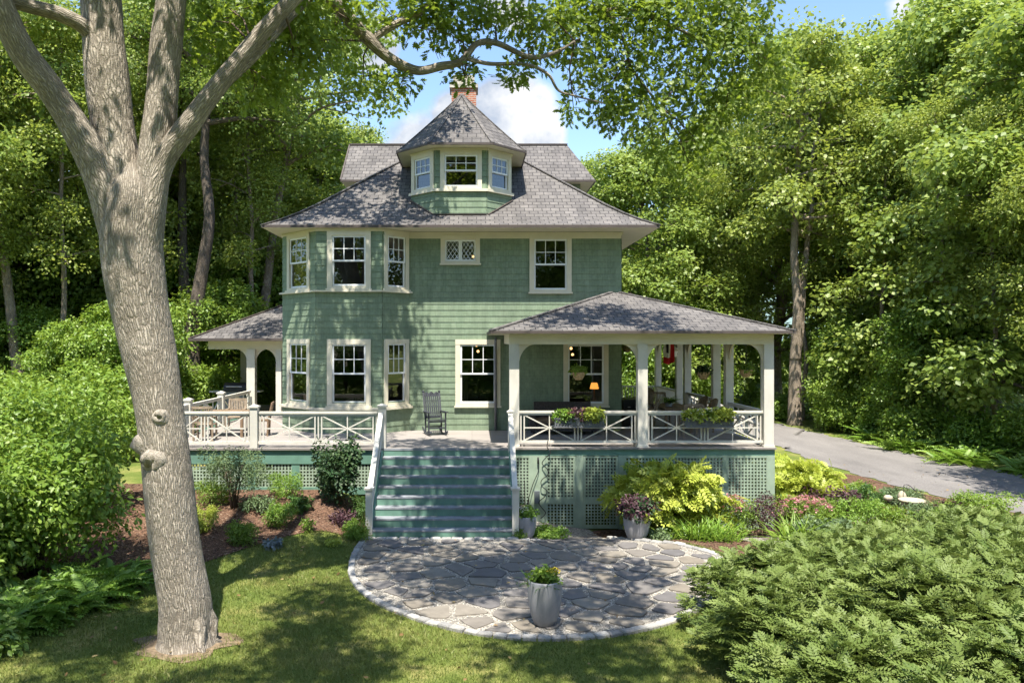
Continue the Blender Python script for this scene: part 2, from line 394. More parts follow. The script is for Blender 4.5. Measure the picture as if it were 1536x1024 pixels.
def lobes_spray(lobes, nspray, per, leaf, tmpl, rng, spread=.45, shell=(.45, 1.05), upb=.25, flat=.55, clump_var=.5, jit=.35):
    """lobes: (cx,cy,cz,rx,ry,rz). sprays of leaves spread over the lobes"""
    Lb = np.array(lobes, float); wgt = (Lb[:, 3] * Lb[:, 4] + Lb[:, 3] * Lb[:, 5] + Lb[:, 4] * Lb[:, 5]); wgt /= wgt.sum()
    li = rng.choice(len(Lb), nspray, p=wgt); d = rnd_dir(nspray, rng, upb)
    r = shell[0] + (shell[1] - shell[0]) * rng.random(nspray) ** .6
    c = Lb[li, :3] + d * Lb[li, 3:6] * r[:, None]
    out = unit(d * np.array((1, 1, .8)) + np.array((0, 0, .15)))
    sn = unit(np.array((0, 0, 1.)) * flat * .7 + out * .75 + rng.normal(size=(nspray, 3)) * .33)
    n = nspray * per
    C = np.repeat(c, per, 0); SN = np.repeat(sn, per, 0); OUT = np.repeat(out, per, 0)
    rad = unit(rng.normal(size=(n, 3)) + OUT * .6); rad = unit(rad - SN * np.sum(rad * SN, 1, keepdims=True))
    rr = spread * np.sqrt(rng.random(n))
    pos = C + rad * rr[:, None] + SN * (rng.normal(size=n) * spread * .16)[:, None] - np.array((0, 0, 1.)) * (rr ** 2 * .10)[:, None]
    ax = unit(rad + rng.normal(size=(n, 3)) * .35 - np.array((0, 0, .12)))
    nr = unit(SN + rng.normal(size=(n, 3)) * jit)
    lobev = rng.random(len(Lb)); v = np.clip(.5 + clump_var * (np.repeat(lobev[li] - .5, per)) + rng.normal(size=n) * .17 + np.repeat(rng.normal(size=nspray) * .10, per), 0, 1)
    return leaves(pos, ax, nr, leaf * (.75 + .5 * rng.random(n)), tmpl, v)
def blooms(o, pts, size, mat, petals=14):
    """one flower head per point: copies of a single small mesh"""
    g = np.random.default_rng(len(pts)); d = rnd_dir(petals, g, .6); p0 = np.array(pts[0])
    v, f, w = leaves(p0 + d * (1, 1, .45) * size * .45, d + (0, 0, .1), d * (1, 1, .4) + (0, 0, .8), size * .55 * (.8 + .4 * g.random(petals)), T_rhomb(.9, .15), g.random(petals))
    b = np_mesh('flower', v, f, w, mat, None, origin=p0); b.parent = o; ol_ = org(o); b.location = Vector(p0) - ol_
    for q in pts[1:]:
        c = b.copy(); COL.objects.link(c); c.parent = o; c.location = Vector(q) - ol_; c.rotation_euler = (R.uniform(-.4, .4), R.uniform(-.4, .4), R.uniform(0, 6)); s = R.uniform(.75, 1.2); c.scale = (s, s, s)
def dome(x, y, z, rx, ry, rz, n):
    out = []
    for i in range(n):
        a = i * 2.39996 + R.uniform(-.3, .3); q = math.sqrt((i + .5) / n) * .95; out.append((x + rx * q * math.cos(a), y + ry * q * math.sin(a), z + rz * math.sqrt(max(0, 1 - q * q)) * R.uniform(.9, 1.08)))
    return out
def merge(parts):
    V = []; Fs = []; W = []; o = 0
    for v, f, w in parts: V.append(v); Fs.append(f + o); W.append(w); o += len(v)
    return np.concatenate(V), np.concatenate(Fs), np.concatenate(W)
def catmull(pts, n=8, closed=False):
    P = [np.array(p, float) for p in pts]; out = []; m = len(P)
    for i in range(m if closed else m - 1):
        g = (lambda k: P[k % m]) if closed else (lambda k: P[min(max(k, 0), m - 1)])
        p0, p1, p2, p3 = g(i - 1), g(i), g(i + 1), g(i + 2)
        for k in range(n):
            t = k / n
            out.append(.5 * (2 * p1 + (p2 - p0) * t + (2 * p0 - 5 * p1 + 4 * p2 - p3) * t * t + (3 * p1 - p0 - 3 * p2 + p3) * t ** 3))
    if not closed: out.append(P[-1])
    return out
def inpoly(x, y, poly):
    x = np.asarray(x); y = np.asarray(y); ins = np.zeros(x.shape, bool); n = len(poly)
    for i in range(n):
        x1, y1 = poly[i][0], poly[i][1]; x2, y2 = poly[(i + 1) % n][0], poly[(i + 1) % n][1]
        if y1 == y2: continue
        c = ((y1 > y) != (y2 > y)) & (x < (x2 - x1) * (y - y1) / (y2 - y1) + x1); ins ^= c
    return ins
# ================================================================ the house
house = thing('green_house', 'three-storey sage green shingle house with slate roof, turret dormer and white porches', 'house', (0, 26, DECK))
C_ = .184
def local(P0, P1):
    u = Vector((P1[0] - P0[0], P1[1] - P0[1], 0)); L = u.length; u /= L
    n = Vector((u.y, -u.x, 0)); o = Vector((P0[0], P0[1], 0))
    return (lambda a, b, z: o + u * a + n * b + Vector((0, 0, z))), L
def wall_face(mb, P0, P1, z0, z1, ops=(), course=C_, zref=DECK):
    W, L = local(P0, P1); k0 = math.floor((z0 - zref) / course); z = zref + k0 * course
    while z < z1 - 1e-4:
        a, b = max(z, z0), min(z + course, z1); mid = (a + b) / 2; iv = [(0, L)]
        for (u0, u1, q0, q1) in ops:
            if q0 < mid < q1:
                nx = []
                for s, e in iv:
                    if u0 > s: nx.append((s, min(e, u0)))
                    if u1 < e: nx.append((max(s, u1), e))
                iv = [t for t in nx if t[1] - t[0] > .01]
        va, vb = a - z0 + 100 * course - ((z0 - zref) % course) * 0, 0
        va = (a - zref) + 50 * course; vb = (b - zref) + 50 * course
        for s, e in iv:
            mb.face([W(s, .018, a), W(e, .018, a), W(e, .005, b), W(s, .005, b)], [(s, va), (e, va), (e, vb), (s, vb)])
            mb.face([W(s, .0, a), W(e, .0, a), W(e, .018, a), W(s, .018, a)])
        z += course
def lb(mb, W, u0, u1, n0, n1, z0, z1):
    mb.hexa([W(u0, n1, z0), W(u1, n1, z0), W(u1, n0, z0), W(u0, n0, z0), W(u0, n1, z1), W(u1, n1, z1), W(u1, n0, z1), W(u0, n0, z1)])
def window(P0, P1, u0, u1, z0, z1, cw=.13, style='hung', curtain=None, sill=True, cols=3, rows=2, label=None):
    """casing, sash, panes and sill of one window; returns its wall opening"""
    W, L = local(P0, P1); mb = MB()
    lb(mb, W, u0, u0 + cw, -.09, .05, z0, z1 - cw); lb(mb, W, u1 - cw, u1, -.09, .05, z0, z1 - cw)
    lb(mb, W, u0 - .001, u1 + .001, -.09, .056, z1 - cw, z1)
    lb(mb, W, u0 + cw, u1 - cw, -.09, .046, z0, z0 + cw * .55)
    w = mb.build('window', 'cream_trim', house)
    if label: w['label'] = label
    if sill:
        s = MB(); lb(s, W, u0 - .03, u1 + .03, .0, .10, z0 - .05, z0 - .002); s.build('sill', 'cream_trim', w)
    a0, a1, b0, b1 = u0 + cw + .001, u1 - cw - .001, z0 + cw * .55 + .001, z1 - cw - .001
    sh = MB(); fw = .05
    def frame(x0, x1, y0, y1, n0, n1):
        lb(sh, W, x0, x0 + fw, n0, n1, y0, y1); lb(sh, W, x1 - fw, x1, n0, n1, y0, y1)
        lb(sh, W, x0 + fw, x1 - fw, n0, n1, y0, y0 + fw); lb(sh, W, x0 + fw, x1 - fw, n0, n1, y1 - fw, y1)
    pn = MB()
    if style == 'hung':
        zm = b0 + (b1 - b0) * .5
        frame(a0, a1, b0, zm + .025, -.06, -.022); frame(a0 + .002, a1 - .002, zm - .025, b1, -.02, .018)
        for i in range(1, cols):
            x = a0 + fw + (a1 - a0 - 2 * fw) * i / cols; lb(sh, W, x - .011, x + .011, -.01, .012, zm + .02, b1 - fw)
        for i in range(1, rows):
            z = zm + .025 + (b1 - fw - zm - .025) * i / rows; lb(sh, W, a0 + fw, a1 - fw, -.008, .009, z - .011, z + .011)
        pn.face([W(a0 + .02, -.04, b0 + .02), W(a1 - .02, -.04, b0 + .02), W(a1 - .02, -.04, zm), W(a0 + .02, -.04, zm)])
        pn.face([W(a0 + .02, -.003, zm), W(a1 - .02, -.003, zm), W(a1 - .02, -.003, b1 - .02), W(a0 + .02, -.003, b1 - .02)])
    else:   # two small diamond-leaded casements
        am = (a0 + a1) / 2
        for x0, x1 in ((a0, am - .001), (am + .001, a1)):
            frame(x0, x1, b0, b1, -.04, 0)
            nx, nz = 3, 3; dx = (x1 - x0 - 2 * fw) / nx; dz = (b1 - b0 - 2 * fw) / nz; X0, Z0, X1, Z1 = x0 + fw, b0 + fw, x1 - fw, b1 - fw
            for sgn in (1, -1):
                for k in range(-nx, nx + 1):
                    ps = []
                    for t in np.linspace(0, 1, 2):
                        pass
                    # clip line z = sgn*(x-x0)*dz/dx + k*dz to the rectangle
                    f = lambda x: (Z0 if sgn > 0 else Z1) + sgn * (x - X0) * dz / dx + sgn * k * dz
                    xs = sorted({X0, X1} | {X0 + (((z - (Z0 if sgn > 0 else Z1)) * sgn) / dz - k) * dx for z in (Z0, Z1)})
                    ps = [(x, f(x)) for x in xs if X0 - 1e-6 <= x <= X1 + 1e-6 and Z0 - 1e-6 <= f(x) <= Z1 + 1e-6]
                    if len(ps) >= 2 and abs(ps[0][0] - ps[-1][0]) > .01:
                        sh.bar(W(ps[0][0], -.015 - .004 * sgn, ps[0][1]), W(ps[-1][0], -.015 - .004 * sgn, ps[-1][1]), .012, .012, W(0, 1, 0) - W(0, 0, 0))
            pn.face([W(x0 + .02, -.025, b0 + .02), W(x1 - .02, -.025, b0 + .02), W(x1 - .02, -.025, b1 - .02), W(x0 + .02, -.025, b1 - .02)])
    sh.build('sash', 'sash_white', w); pn.build('pane', 'window_glass', w)
    if curtain:
        cb = MB(); n = 40
        for (s0, s1, q0, q1, sw) in curtain:   # fractions of the opening
            for i in range(n):
                xa, xb = [a0 + (a1 - a0) * (s0 + (s1 - s0) * j / n) for j in (i, i + 1)]
                za, zb = [b0 + (b1 - b0) * (q0 + sw * abs(math.sin(PI * j / n)) * 1.0) for j in (i, i + 1)]
                na, nb_ = [-.20 - .02 * math.sin(j * 1.9) for j in (i, i + 1)]
                zt = b0 + (b1 - b0) * q1
                cb.face([W(xa, na, za), W(xb, nb_, zb), W(xb, nb_, zt), W(xa, na, zt)])
        cb.build('curtain', 'curtain_cloth', w)
    return (u0 + cw * .5, u1 - cw * .5, z0 + .03, z1 - cw * .5)

ZT = 7.82
O = [(-5.25, 36), (-5.25, 24.8), (-5.94, 24.11), (-4.63, 22.8), (-2.67, 22.8), (-1.92, 23.55), (4.58, 23.55), (4.58, 36)]
side_l, bay_l, bay_f, bay_r, front = (O[1], O[2]), (O[2], O[3]), (O[3], O[4]), (O[4], O[5]), (O[5], O[6])
valance = [(0, 1, .80, 1.0, .12)]
drapes = [(0, .22, .5, 1.0, -.02), (.78, 1, .5, 1.0, -.02)]
ops = {}
ops['bl'] = [window(*bay_l, .31, 1.54, 2.52, 4.50, curtain=[(.0, 1, .9, 1.0, .02)]), window(*bay_l, .31, 1.54, 6.0, 7.72)]
ops['bf'] = [window(*bay_f, .33, 1.63, 2.52, 4.50, .15, curtain=[(0, 1, .86, 1, .03)]), window(*bay_f, .33, 1.63, 6.0, 7.72, .15, curtain=[(0, .5, .74, 1, .16), (.5, 1, .74, 1, .16)])]
ops['br'] = [window(*bay_r, .06, 1.01, 2.52, 4.50), window(*bay_r, .06, 1.01, 6.0, 7.72, curtain=[(0, 1, .82, 1, .1)])]
fx = front[0][0]
ops['f'] = [window(*front, -.51 - fx, .87 - fx, 2.46, 4.49, .15, curtain=[(.0, .22, 0.0, .55, .0)]),
            window(*front, -.96 - fx, .245 - fx, 6.82, 7.67, .13, 'diamond'),
            window(*front, 1.76 - fx, 3.05 - fx, 5.94, 7.70, .14),
            window(*front, 2.80 - fx, 4.18 - fx, 2.46, 4.47, .14)]
wl = MB(); wall_face(wl, *front, DECK, ZT, ops['f']); wall_face(wl, O[6], O[7], DECK, ZT); wall_face(wl, O[0], O[1], DECK, ZT)
wl.face([(O[7][0], 36, DECK), (O[0][0], 36, DECK), (O[0][0], 36, ZT), (O[7][0], 36, ZT)])
wl.build('wall', 'green_shingle', house)
bw = MB(); wall_face(bw, *side_l, DECK, ZT); wall_face(bw, *bay_l, DECK, ZT, ops['bl']); wall_face(bw, *bay_f, DECK, ZT, ops['bf']); wall_face(bw, *bay_r, DECK, ZT, ops['br'])
bw.build('bay_wall', 'green_shingle', house)
# trim: frieze under the soffit, belt under the upper bay windows, sills of the lower bay
tr = MB()
def belt(mb, faces, z0, z1, n0, n1, ext=.03):
    for P0, P1 in faces:
        W, L = local(P0, P1); lb(mb, W, -ext * .45, L + ext * .45, n0, n1, z0, z1)
belt(tr, [(O[i], O[i + 1]) for i in range(7)], 7.70, 7.775, .0, .05); tr.build('frieze', 'cream_trim', house)
fr = MB(); belt(fr, [front], 7.58, 7.699, .0, .04, 0); fr.build('frieze', 'cream_trim', house)
tb = MB(); belt(tb, [bay_l, bay_f, bay_r], 5.90, 5.948, .0, .11, .09); tb.build('belt_course', 'cream_trim', house)
tb2 = MB(); belt(tb2, [bay_l, bay_f, bay_r], 2.40, 2.468, .0, .12, .09); tb2.build('belt_course', 'cream_trim', house)
# inside: floors and a cross wall so that the rooms are closed and dim
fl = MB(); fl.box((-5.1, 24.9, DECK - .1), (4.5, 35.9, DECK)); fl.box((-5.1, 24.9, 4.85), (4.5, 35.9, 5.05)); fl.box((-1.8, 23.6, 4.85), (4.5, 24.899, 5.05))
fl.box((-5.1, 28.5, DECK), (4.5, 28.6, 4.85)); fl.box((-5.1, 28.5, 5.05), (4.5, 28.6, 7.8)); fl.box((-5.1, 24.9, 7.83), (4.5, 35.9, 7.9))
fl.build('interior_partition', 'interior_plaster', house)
fd = MB(); fd.box((-5.2, 23.9, -.8), (4.5, 35.9, DECK - .15)); fd.build('foundation', 'foundation', house)

# ---- main hip roof with flared eaves
def hip_rings(x0, x1, y0, y1, prof):
    return [[(x0 + t, y0 + t, z), (x1 - t, y0 + t, z), (x1 - t, y1 - t, z), (x0 + t, y1 - t, z)] for t, z in prof]
def roof_from_rings(rings, zs_soffit, inset, fascia=.07):
    rf = MB()
    for a, b in zip(rings[:-1], rings[1:]):
        n = len(a)
        for k in range(n): 
            q = [a[k], a[(k + 1) % n], b[(k + 1) % n], b[k]]
            if (Vector(q[2]) - Vector(q[3])).length < 1e-5: q = q[:3]
            rf.face(q)
    ed = MB(); n = len(rings[0])
    for k in range(n):
        p, q = rings[0][k], rings[0][(k + 1) % n]
        dn = lambda v, d: (v[0], v[1], v[2] - d)
        ed.face([dn(p, fascia), dn(q, fascia), dn(q, -.012), dn(p, -.012)])
    return rf, ed
EX0, EX1, EY0, EY1 = -6.2, 5.53, 22.6, 37.0
prof = [(0, 7.85), (.45, 8.08), (.9, 8.36), (1.4, 8.72), (5.86, 12.30)]
rings = hip_rings(EX0, EX1, EY0, EY1, prof); rings[-1] = [(-.335, 28.46, 12.3), (-.335, 28.46, 12.3), (-.335, 31.1, 12.3), (-.335, 31.1, 12.3)]
rf, ed = roof_from_rings(rings, 0, 0)
main_roof = rf.build('roof', 'roof_shingle', house); ed.build('gutter_edge', 'dark_gutter', main_roof)
so = MB(); so.face([(EX0 + .01, EY0 + .01, 7.785), (EX0 + .01, EY1, 7.785), (EX1 - .01, EY1, 7.785), (EX1 - .01, EY0 + .01, 7.785)]); so.build('soffit', 'cream_trim', main_roof)
def ridge_caps(rings, pairs, name='hip_cap', parent=None, r=.05):
    m = MB()
    for k in pairs:
        pts = [Vector(rg[k]) + Vector((0, 0, .015)) for rg in rings]
        for a, b in zip(pts[:-1], pts[1:]):
            if (b - a).length > .01: m.bar(a, b, .16, .03)
    return m.build(name, 'roof_shingle', parent)
ridge_caps(rings, (0, 1), parent=main_roof)
# ---- cross-gable wing high at the back
wr = MB(); a, b, c, d = (-4.62, 27, 10.1), (4.33, 27, 10.1), (3.6, 29, 11.83), (-4.62, 29, 11.83)
wr.face([a, b, c, d]); wr.face([(4.33, 27, 10.1), (4.33, 31, 10.1), c]); wr.face([(4.33, 31, 10.1), (-4.62, 31, 10.1), d, c])
wing = wr.build('roof', 'roof_shingle', house)
we = MB(); we.bar((-4.62, 27, 10.07), (4.33, 27, 10.07), .05, .07); we.bar((4.33, 27.03, 10.07), (4.33, 31, 10.07), .05, .07); we.bar((-4.62, 27, 10.09), (-4.62, 29, 11.82), .05, .08); we.bar((-4.62, 31, 10.09), (-4.62, 29, 11.82), .05, .08)
we.bar((-4.62, 29, 11.85), (3.6, 29, 11.85), .14, .05); we.build('gutter_edge', 'dark_gutter', wing)
ws = MB(); ws.face([(-4.6, 27.02, 10.04), (-4.6, 31, 10.04), (4.31, 31, 10.04), (4.31, 27.02, 10.04)]); ws.build('soffit', 'cream_trim', wing)
ww = MB(); wall_face(ww, (-4.2, 27.4), (3.85, 27.4), 8.2, 10.03); wall_face(ww, (3.85, 27.4), (3.85, 30.6), 8.2, 10.03); wall_face(ww, (-4.2, 30.6), (-4.2, 27.4), 8.2, 10.03)
ww.face([(-4.45, 27.3, 10.05), (-4.45, 30.7, 10.05), (-4.45, 29, 11.5)]); ww.build('wall', 'green_shingle', wing)
window((3.85, 27.4), (3.85, 30.6), .25, 1.3, 9.1, 9.98)
# ---- chimney
ch = MB(); ch.box((-.78, 29.1, 11.5), (.16, 29.9, 14.02)); chim = ch.build('chimney', 'chimney_brick', main_roof)
cc = MB(); cc.box((-.85, 29.03, 14.02), (.23, 29.97, 14.16)); cc.box((-.72, 29.2, 14.16), (.10, 29.8, 14.55)); cc.build('chimney_cap', 'stone_cap', main_roof)
# ---- turret dormer
DO = [(-1.91, 25.9), (-1.91, 24.19), (-1.12, 23.4), (.447, 23.4), (1.237, 24.19), (1.237, 25.9)]
dl, df, dr = (DO[1], DO[2]), (DO[2], DO[3]), (DO[3], DO[4])
od = [window(*dl, .05, 1.07, 9.08, 10.24, .14, sill=False), window(*df, .15, 1.42, 9.08, 10.24, .13, sill=False, curtain=[(0, .06, .5, 1, 0)]), window(*dr, .05, 1.07, 9.08, 10.24, .14, sill=False)]
dw = MB(); wall_face(dw, DO[0], DO[1], 8.0, 10.32); wall_face(dw, *dl, 8.0, 10.32, [od[0]]); wall_face(dw, *df, 8.0, 10.32, [od[1]]); wall_face(dw, *dr, 8.0, 10.32, [od[2]]); wall_face(dw, DO[4], DO[5], 8.0, 10.32)
dorm = dw.build('turret_dormer', 'green_shingle', house)
dt = MB(); belt(dt, [dl, df, dr], 8.99, 9.072, .0, .09, .07); dt.build('sill_band', 'cream_trim', dorm); dt = MB(); belt(dt, [(DO[i], DO[i + 1]) for i in range(5)], 10.245, 10.31, .0, .05); dt.build('trim_band', 'cream_trim', dorm)
def octa(o, z):   # octagon outline grown outward by o
    k = .4142 * o; cx = -.335; w = .783; s = 1.573
    yb = 27.5
    return [(cx - s - o, yb, z), (cx - s - o, 24.19 - k, z), (cx - w - k, 23.4 - o, z), (cx + w + k, 23.4 - o, z), (cx + s + o, 24.19 - k, z), (cx + s + o, yb, z)]
def octr(f, z, o=.45):   # ring of the roof shrunk by f toward its peak
    k = .4142 * o; cx, cy = -.335, 24.98; w = .783 + k; s = 1.573 + o; h = 1.58 + o
    q = [(-s, -w), (-w, -h), (w, -h), (s, -w), (s, w), (w, h), (-w, h), (-s, w)]
    return [(cx + x * f, cy + y * f, z) for x, y in q]
dp = [(1.0, 10.36), (.9, 10.54), (.7, 10.95), (.5, 11.37), (.25, 11.91), (.03, 12.40)]
drg = [octr(f, z) for f, z in dp]
rf, ed = roof_from_rings(drg, 0, 0, .06)
droof = rf.build('dormer_roof', 'roof_shingle', dorm); 
de = MB()
for k in range(8):
    p, q = drg[0][k], drg[0][(k + 1) % 8]; de.bar((p[0], p[1], 10.335), (q[0], q[1], 10.335), .04, .06)
de.build('gutter_edge', 'dark_gutter', dorm)
dsf = MB(); dsf.face([(x, y, 10.318) for x, y, z in reversed(octr(.99, 0))]); dsf.build('soffit', 'cream_trim', dorm)
hc = MB()
for k in range(8):
    for a, b in zip(drg[:-1], drg[1:]): hc.bar(Vector(a[k]) + Vector((0, 0, .012)), Vector(b[k]) + Vector((0, 0, .012)), .11, .025)
hc.lathe((-.335, 24.98, 12.33), [(.13, 0), (.10, .08), (.03, .15), (.001, .17)], 10); hc.build('hip_cap', 'roof_shingle', dorm)
fl2 = MB()   # flashing where the dormer meets the roof
for P0, P1 in (dl, df, dr):
    zr = lambda y: 8.72 + (y - 24.0) * .803 if y > 24 else 8.36 + (y - 23.5) * .72
    W, L = local(P0, P1); A = Vector(W(0, .05, zr(P0[1] - .03) + .02)); B = Vector(W(L, .05, zr(P1[1] - .03) + .02)); fl2.bar(A, B, .10, .02)
fl2.build('flashing', 'dark_gutter', dorm)

# ---- right porch
PY, PXL, PXR = 19.9, 1.09, 7.65
PB = 32.0
pr = MB(); x0, x1, y0 = .47, 8.17, 19.4; t = 3.72; ze, za = 4.70, 5.90
def zr(tt): return ze + (za - ze) * (tt / t)
A = (x0, y0, ze); B = (x1, y0, ze); Lp = (x0 + t, y0 + t, za); Rp = (x1 - t, y0 + t, za)
m1 = .06; 
pr.face([A, B, (x1 - t, y0 + t, za), (x0 + t, y0 + t, za)])
pr.face([(x0, 23.56, ze), A, (x0 + t, y0 + t, za), (x0 + t, 23.56, za)])
xi = 4.60; tt = x1 - xi
pr.face([B, (x1, 33, ze), (xi, 33, zr(tt)), (xi, y0 + tt, zr(tt))]); pr.face([(x1 - t, y0 + t, za), (x0 + t, y0 + t, za), (x0 + t, 23.56, za), (xi, 23.56, za)])
pr.face([(x1, 33, ze), (x1, 33.02, ze), (xi, 33.02, zr(tt)), (xi, 33, zr(tt))])
proof = pr.build('porch_roof', 'roof_shingle', house)
pe = MB(); pe.bar((x0, y0, ze - .03), (x1, y0, ze - .03), .05, .07); pe.bar((x1, y0 + .03, ze - .03), (x1, 33, ze - .03), .05, .07); pe.bar((x0, y0 + .03, ze - .03), (x0, 23.5, ze - .03), .05, .07); pe.build('gutter_edge', 'dark_gutter', proof)
ps = MB(); ps.box((x0 + .02, y0 + .02, ze - .075), (4.56, 23.52, ze - .055)); ps.box((4.561, y0 + .02, ze - .075), (x1 - .02, 33, ze - .055)); ps.build('soffit', 'cream_trim', proof)
hcp = MB(); hcp.bar(Vector(A) + Vector((0, 0, .015)), Vector(Lp) + Vector((0, 0, .015)), .15, .03); hcp.bar(Vector(B) + Vector((0, 0, .015)), Vector(Rp) + Vector((0, 0, .015)), .15, .03); hcp.build('hip_cap', 'roof_shingle', proof)
bm = MB(); bm.box((PXL - .13, PY - .11, 4.36), (PXR + .13, PY + .11, ze - .076)); bm.box((PXR - .11, PY + .111, 4.36), (PXR + .11, 32, ze - .076)); bm.box((PXL - .11, PY + .111, 4.36), (PXL + .11, 23.5, ze - .076))
bm.build('porch_beam', 'cream_trim', house)
def bracket(mb, p, dx, dy, r=.42, h=.55, th=.05, zt=4.36):
    """solid quarter-arch spandrel below a beam, from the post face outwards"""
    sx, sy = -dy, dx; n = 8; P = []
    for i in range(n + 1):
        a = PI / 2 * i / n; P.append((r * (1 - math.cos(a)), -h * (1 - math.sin(a))))
    for s in (-1, 1):
        pts = [(p[0] + dx * u + sx * s * th / 2, p[1] + dy * u + sy * s * th / 2, zt + w) for u, w in P] 
        cn = (p[0] + sx * s * th / 2, p[1] + sy * s * th / 2, zt)
        for a, b in zip(pts[:-1], pts[1:]): mb.face([cn, a, b] if s > 0 else [cn, b, a])
    for (u, w), (u2, w2) in zip(P[:-1], P[1:]):
        f = lambda uu, vv, s: (p[0] + dx * uu + sx * s * th / 2, p[1] + dy * uu + sy * s * th / 2, zt + vv)
        mb.face([f(u, w, -1), f(u, w, 1), f(u2, w2, 1), f(u2, w2, -1)])
def post(x, y, z0, z1, w, dirs=(), name='porch_post'):
    m = MB(); m.box((x - w / 2, y - w / 2, z0), (x + w / 2, y + w / 2, z1)); p = m.build(name, 'white_rail', house)
    if dirs:
        b = MB()
        for dx, dy in dirs: bracket(b, (x + dx * w / 2, y + dy * w / 2), dx, dy, zt=z1)
        b.build('bracket', 'cream_trim', p)
    c = MB(); c.box((x - w / 2 - .02, y - w / 2 - .02, z0), (x + w / 2 + .02, y + w / 2 + .02, z0 + .05)); c.build('post_base', 'white_rail', p)
    return p
post(PXL, PY, DECK, 4.36, .25, ((1, 0),)); post(4.40, PY, DECK, 4.36, .25, ((1, 0), (-1, 0))); post(PXR, PY, DECK, 4.36, .25, ((-1, 0), (0, 1)))
for yy, ds in ((22.9, ((0, -1),)), (24.1, ((0, 1),)), (27.3, ((0, -1),)), (28.4, ((0, 1),)), (31.6, ((0, -1),))):
    post(PXR, yy, DECK, 4.36, .23, ds)
post(4.72, 31.6, DECK, 4.36, .2)
# ---- floors and skirts
dk = MB(); dk.box((-8.2, 19.6, DECK - .05), (.96, 23.6, DECK)); dk.box((-8.2, 23.601, DECK - .05), (-5.3, 28.3, DECK)); dk.box((-10.2, 28.301, DECK - .05), (-5.3, 33, DECK)); dk.build('deck_floor', 'deck_board', house)
dk2 = MB(); dk2.box((.961, 19.72, DECK - .05), (7.82, 23.5, DECK)); dk2.box((4.6, 23.501, DECK - .05), (7.82, 32.2, DECK)); dk2.build('porch_floor', 'deck_board', house)
sk = MB(); sk.box((-8.14, 19.66, 1.30), (-2.42, 19.70, 1.659)); sk.box((.97, 19.78, 1.50), (7.76, 19.82, 1.659)); sk.box((7.76, 19.78, 1.50), (7.80, 32, 1.659)); sk.box((-8.14, 19.701, 1.30), (-8.10, 28.3, 1.659)); sk.box((-10.1, 28.34, 1.1), (-8.2, 28.38, 1.659))
sk.build('skirt_board', 'teal_paint', house)
def lattice(x0, x1, z0, z1, y, name='lattice_panel', rows=None, frame=.07, parent=None, mat='lattice_paint', pitch=.083, gap=.047):
    m = MB(); n = max(2, round((x1 - x0) / pitch)); p = (x1 - x0) / n; w = p - gap
    for i in range(n + 1):
        x = x0 + i * p; m.box((max(x0, x - w / 2), y - .012, z0), (min(x1, x + w / 2), y, z1))
    k = max(2, round((z1 - z0) / pitch)); q = (z1 - z0) / k; w = q - gap
    for i in range(k + 1):
        z = z0 + i * q; m.box((x0, y + .0005, max(z0, z - w / 2)), (x1, y + .012, min(z1, z + w / 2)))
    return m.build(name, mat, parent or house)
# left deck skirt: three lattice panels with stiles
for a, b in ((-8.05, -5.75), (-5.55, -4.62), (-4.42, -2.5)): lattice(a, b, .70, 1.298, 19.70)
st = MB()
for a, b in ((-8.14, -8.051), (-5.749, -5.551), (-4.619, -4.421), (-2.499, -2.40)): st.box((a, 19.675, .5), (b, 19.72, 1.299))
st.box((-8.14, 19.672, .52), (-2.4, 19.72, .699)); st.build('lattice_frame', 'teal_paint', house)
# right porch skirt: lattice, cable board, two lattice doors, long lattice
zb = -.40
st = MB(); FY = 19.80
for a, b in ((1.0, 1.055), (1.47, 1.88), (2.68, 2.86), (3.775, 3.96), (6.46, 6.60), (7.60, 7.80)): st.box((a, FY - .02, zb), (b, FY + .03, 1.499))
st.box((1.055, FY - .018, zb), (1.47, FY + .03, zb + .12)); st.box((3.961, FY - .018, zb), (7.599, FY + .03, zb + .14)); st.box((1.056, FY - .017, 1.44), (1.469, FY + .03, 1.498)); st.box((3.961, FY - .017, 1.44), (6.459, FY + .03, 1.498)); st.box((6.601, FY - .017, 1.44), (7.599, FY + .03, 1.498))
st.build('lattice_frame', 'lattice_paint', house)
lattice(1.055, 1.47, zb + .12, 1.44, FY); lattice(3.96, 6.46, zb + .14, 1.44, FY); lattice(6.60, 7.60, zb + .14, 1.44, FY)
for a, b in ((1.885, 2.675), (2.865, 3.77)):
    m = MB(); y = FY
    m.box((a, y - .02, zb + .02), (a + .05, y + .02, 1.48)); m.box((b - .05, y - .02, zb + .02), (b, y + .02, 1.48))
    for q0, q1 in ((zb + .02, zb + .10), (.25, .41), (1.44, 1.48)): m.box((a + .0501, y - .018, q0), (b - .0501, y + .02, q1))
    d = m.build('lattice_door', 'lattice_paint', house)
    lattice(a + .05, b - .05, zb + .10, .25, y + .004, 'lattice_panel', parent=d); lattice(a + .05, b - .05, .41, 1.44, y + .004, 'lattice_panel', parent=d)
ms = MB()
for k in range(40): pass
lattice_side = MB()
for i in range(140):
    y = 19.9 + i * .086; lattice_side.box((7.76, y, zb), (7.772, y + .036, 1.42))
for i in range(20):
    z = zb + .05 + i * .086; lattice_side.box((7.774, 19.9, z), (7.786, 31.9, z + .036))
lattice_side.build('lattice_panel', 'lattice_paint', house)
